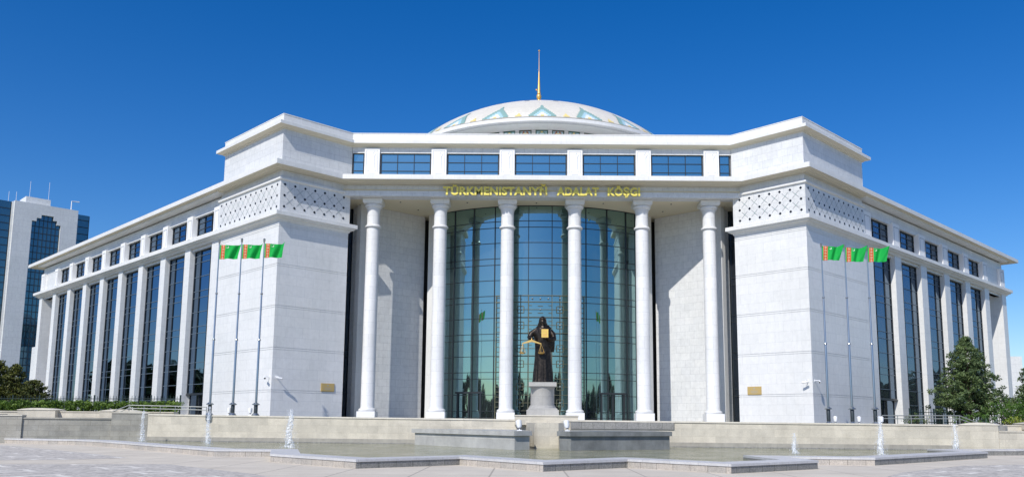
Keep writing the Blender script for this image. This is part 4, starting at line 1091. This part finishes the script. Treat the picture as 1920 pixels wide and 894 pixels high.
# frame around the niche made of blocks
for l0,l1,z0 in ((0,3.2,-1.65),(3.2,4.0,38.3),(4.0,4.8,39.0),(4.8,7.0,39.7),(7.0,7.65,38.9),(7.65,8.35,38.1),(8.35,11.4,-1.65)): m.fbox(OF,l0,l1,-1.2,0,z0,41.75)
m.fbox(OF,0,11.4,-9,-1.2,-1.65,41.7)
m.build('portal_wall','otile',ot)
def curtain(l0,l1,d,z0,z1,sx,sz,skip=None):
    m=MB(); m.face([OF(l0,d)+(z0,),OF(l1,d)+(z0,),OF(l1,d)+(z1,),OF(l0,d)+(z1,)]); w=m.build('curtain_glass','glasstower',ot)
    m=MB(); l=l0
    while l<=l1+.01: m.fbox(OF,l-.05,l+.05,d,d+.08,z0,z1); l+=sx
    z=z0
    while z<=z1+.01: m.fbox(OF,l0,l1,d,d+.07,z-.07,z+.07); z+=sz
    m.build('mullions','frame',w)
curtain(3.2,8.35,-.5,-1.65,39.7,.73,1.3)
m=MB(); m.fbox(OF,-14,-.3,-9,-1.0,-1.65,41.6); m.fbox(OF,11.4,14.2,-9,-2.2,-1.65,41.5); m.build('side_block','glasstower',ot)
curtain(-14,-.3,-.98,12.6,41.5,3.4,1.45); curtain(11.4,14.2,-2.18,-1.65,41.4,2.8,1.45)
m=MB(); m.fbox(OF,-.3,0,-2,-.6,-1.65,41.6); m.fbox(OF,-14,-.01,-2,-.4,11.2,12.6); m.build('stone_edge','otile',ot)
m=MB(); m.fbox(OF,2.2,6.6,-6,-1.5,41.7,43.3); m.build('roof_plant','otile',ot)
for l,z in ((-.6,2.2),(.7,2.4),(3.0,5.0),(6.4,5.4)):
    m=MB(); x,y=OF(l,-2.5); m.tube([(x,y,41.6),(x,y,41.7+z)],.035,5); m.build('antenna','whitepaint',ot)
m=MB(); x,y=OF(10.3,-1); m.tube([(x,y,41.6),(x,y,43.7),(x+1.0,y+1.0,43.8)],.12,6); m.build('roof_lamp','whitepaint',ot)
m=MB(); e=Vector((-69.5,52)); 
EF=frame(e,T2,N2)
m.fbox(EF,-1.6,-.4,-3,0,-1.65,10.1); m.fbox(EF,-.4,4,-3,0,8.7,10.1); en=tag(m.build('white_gate_frame','otile'),'white framed entrance structure between the office tower and the left wing end','building')
m=MB(); m.fbox(EF,-.4,4,-1.2,-1.0,-1.65,8.7); m.build('dark_glazing','glassdark',en)
m=MB(); m.box(70.5,74.6,60,72,-1.65,10.4); m.box(68.5,72.6,64,72,-1.65,11.2); wb=tag(m.build('white_house','otile'),'small white building seen past the end pier of the right wing','building')
m=MB(); m.box(71.4,72.6,59.95,60,3,7); m.build('window','glassdark',wb)
rg=random.Random(9); cl=[]
for i in range(1500):
    a=R(-225+270*rg.random()); rr=105+rg.uniform(-5,5)+18*abs(math.sin(a*3)); h=9+3*math.sin(a*9)+1.5*math.sin(a*23+1)
    cl.append((rr*math.cos(a)*1.25,-30+rr*math.sin(a),PZ+1+rg.random()*h,3.4,3.4,2.2,rg.uniform(.1,.7)))
tag(foliage('far_trees','fargreen',cl,16,.6,None,9),kind='stuff')
#@@CAM
sv=Vector((-.32,-.646,.69)).normalized()
w=bpy.data.worlds.new('World'); scn.world=w; w.use_nodes=True; nt=w.node_tree
sky=nt.nodes.new('ShaderNodeTexSky'); sky.sky_type='NISHITA'; sky.sun_disc=False
sky.sun_elevation=math.asin(sv.z); sky.sun_rotation=math.atan2(sv.x,sv.y)%(2*PI)
sky.altitude=200; sky.air_density=1.0; sky.dust_density=.6; sky.ozone_density=4.0
hs=nt.nodes.new('ShaderNodeHueSaturation'); hs.inputs['Saturation'].default_value=1.39; hs.inputs['Hue'].default_value=.511; hs.inputs['Value'].default_value=1.0
nt.links.new(sky.outputs[0],hs.inputs['Color']); nt.links.new(hs.outputs[0],nt.nodes['Background'].inputs[0]); nt.nodes['Background'].inputs[1].default_value=.12
sl_=bpy.data.lights.new('sun','SUN'); sl_.energy=4.0; sl_.angle=R(.5); sl_.color=(1,.955,.88)
so=bpy.data.objects.new('sun',sl_); COL.objects.link(so); so.rotation_euler=(-sv).to_track_quat('-Z','Y').to_euler(); so.location=(0,-60,80)
cam=bpy.data.cameras.new('camera'); co=bpy.data.objects.new('camera',cam); COL.objects.link(co)
yaw,pitch,roll,f,ppx,ppy=-.0039,.1394,.0075,1570.73,977.48,569.29
cy_,sy_=math.cos(yaw),math.sin(yaw)
Rv=Vector((cy_,-sy_,0)); Fh=Vector((sy_,cy_,0)); ct,st=math.cos(pitch),math.sin(pitch)
Fv=Fh*ct+Vector((0,0,1))*st; Uv=Vector((0,0,1))*ct-Fh*st
Rr=Rv*math.cos(roll)+Uv*math.sin(roll); Ur=Uv*math.cos(roll)-Rv*math.sin(roll)
mw=Matrix(((Rr.x,Ur.x,-Fv.x,-1.37),(Rr.y,Ur.y,-Fv.y,-68),(Rr.z,Ur.z,-Fv.z,ZO),(0,0,0,1)))
co.matrix_world=mw
cam.sensor_width=36; cam.lens=36*f/1920; cam.shift_x=-(ppx-960)/1920; cam.shift_y=(ppy-447)/1920
cam.clip_start=.1; cam.clip_end=3000
scn.camera=co
scn.view_settings.view_transform='Standard'; scn.view_settings.look='None'; scn.view_settings.exposure=.12; scn.view_settings.gamma=1
scn.render.engine='CYCLES'
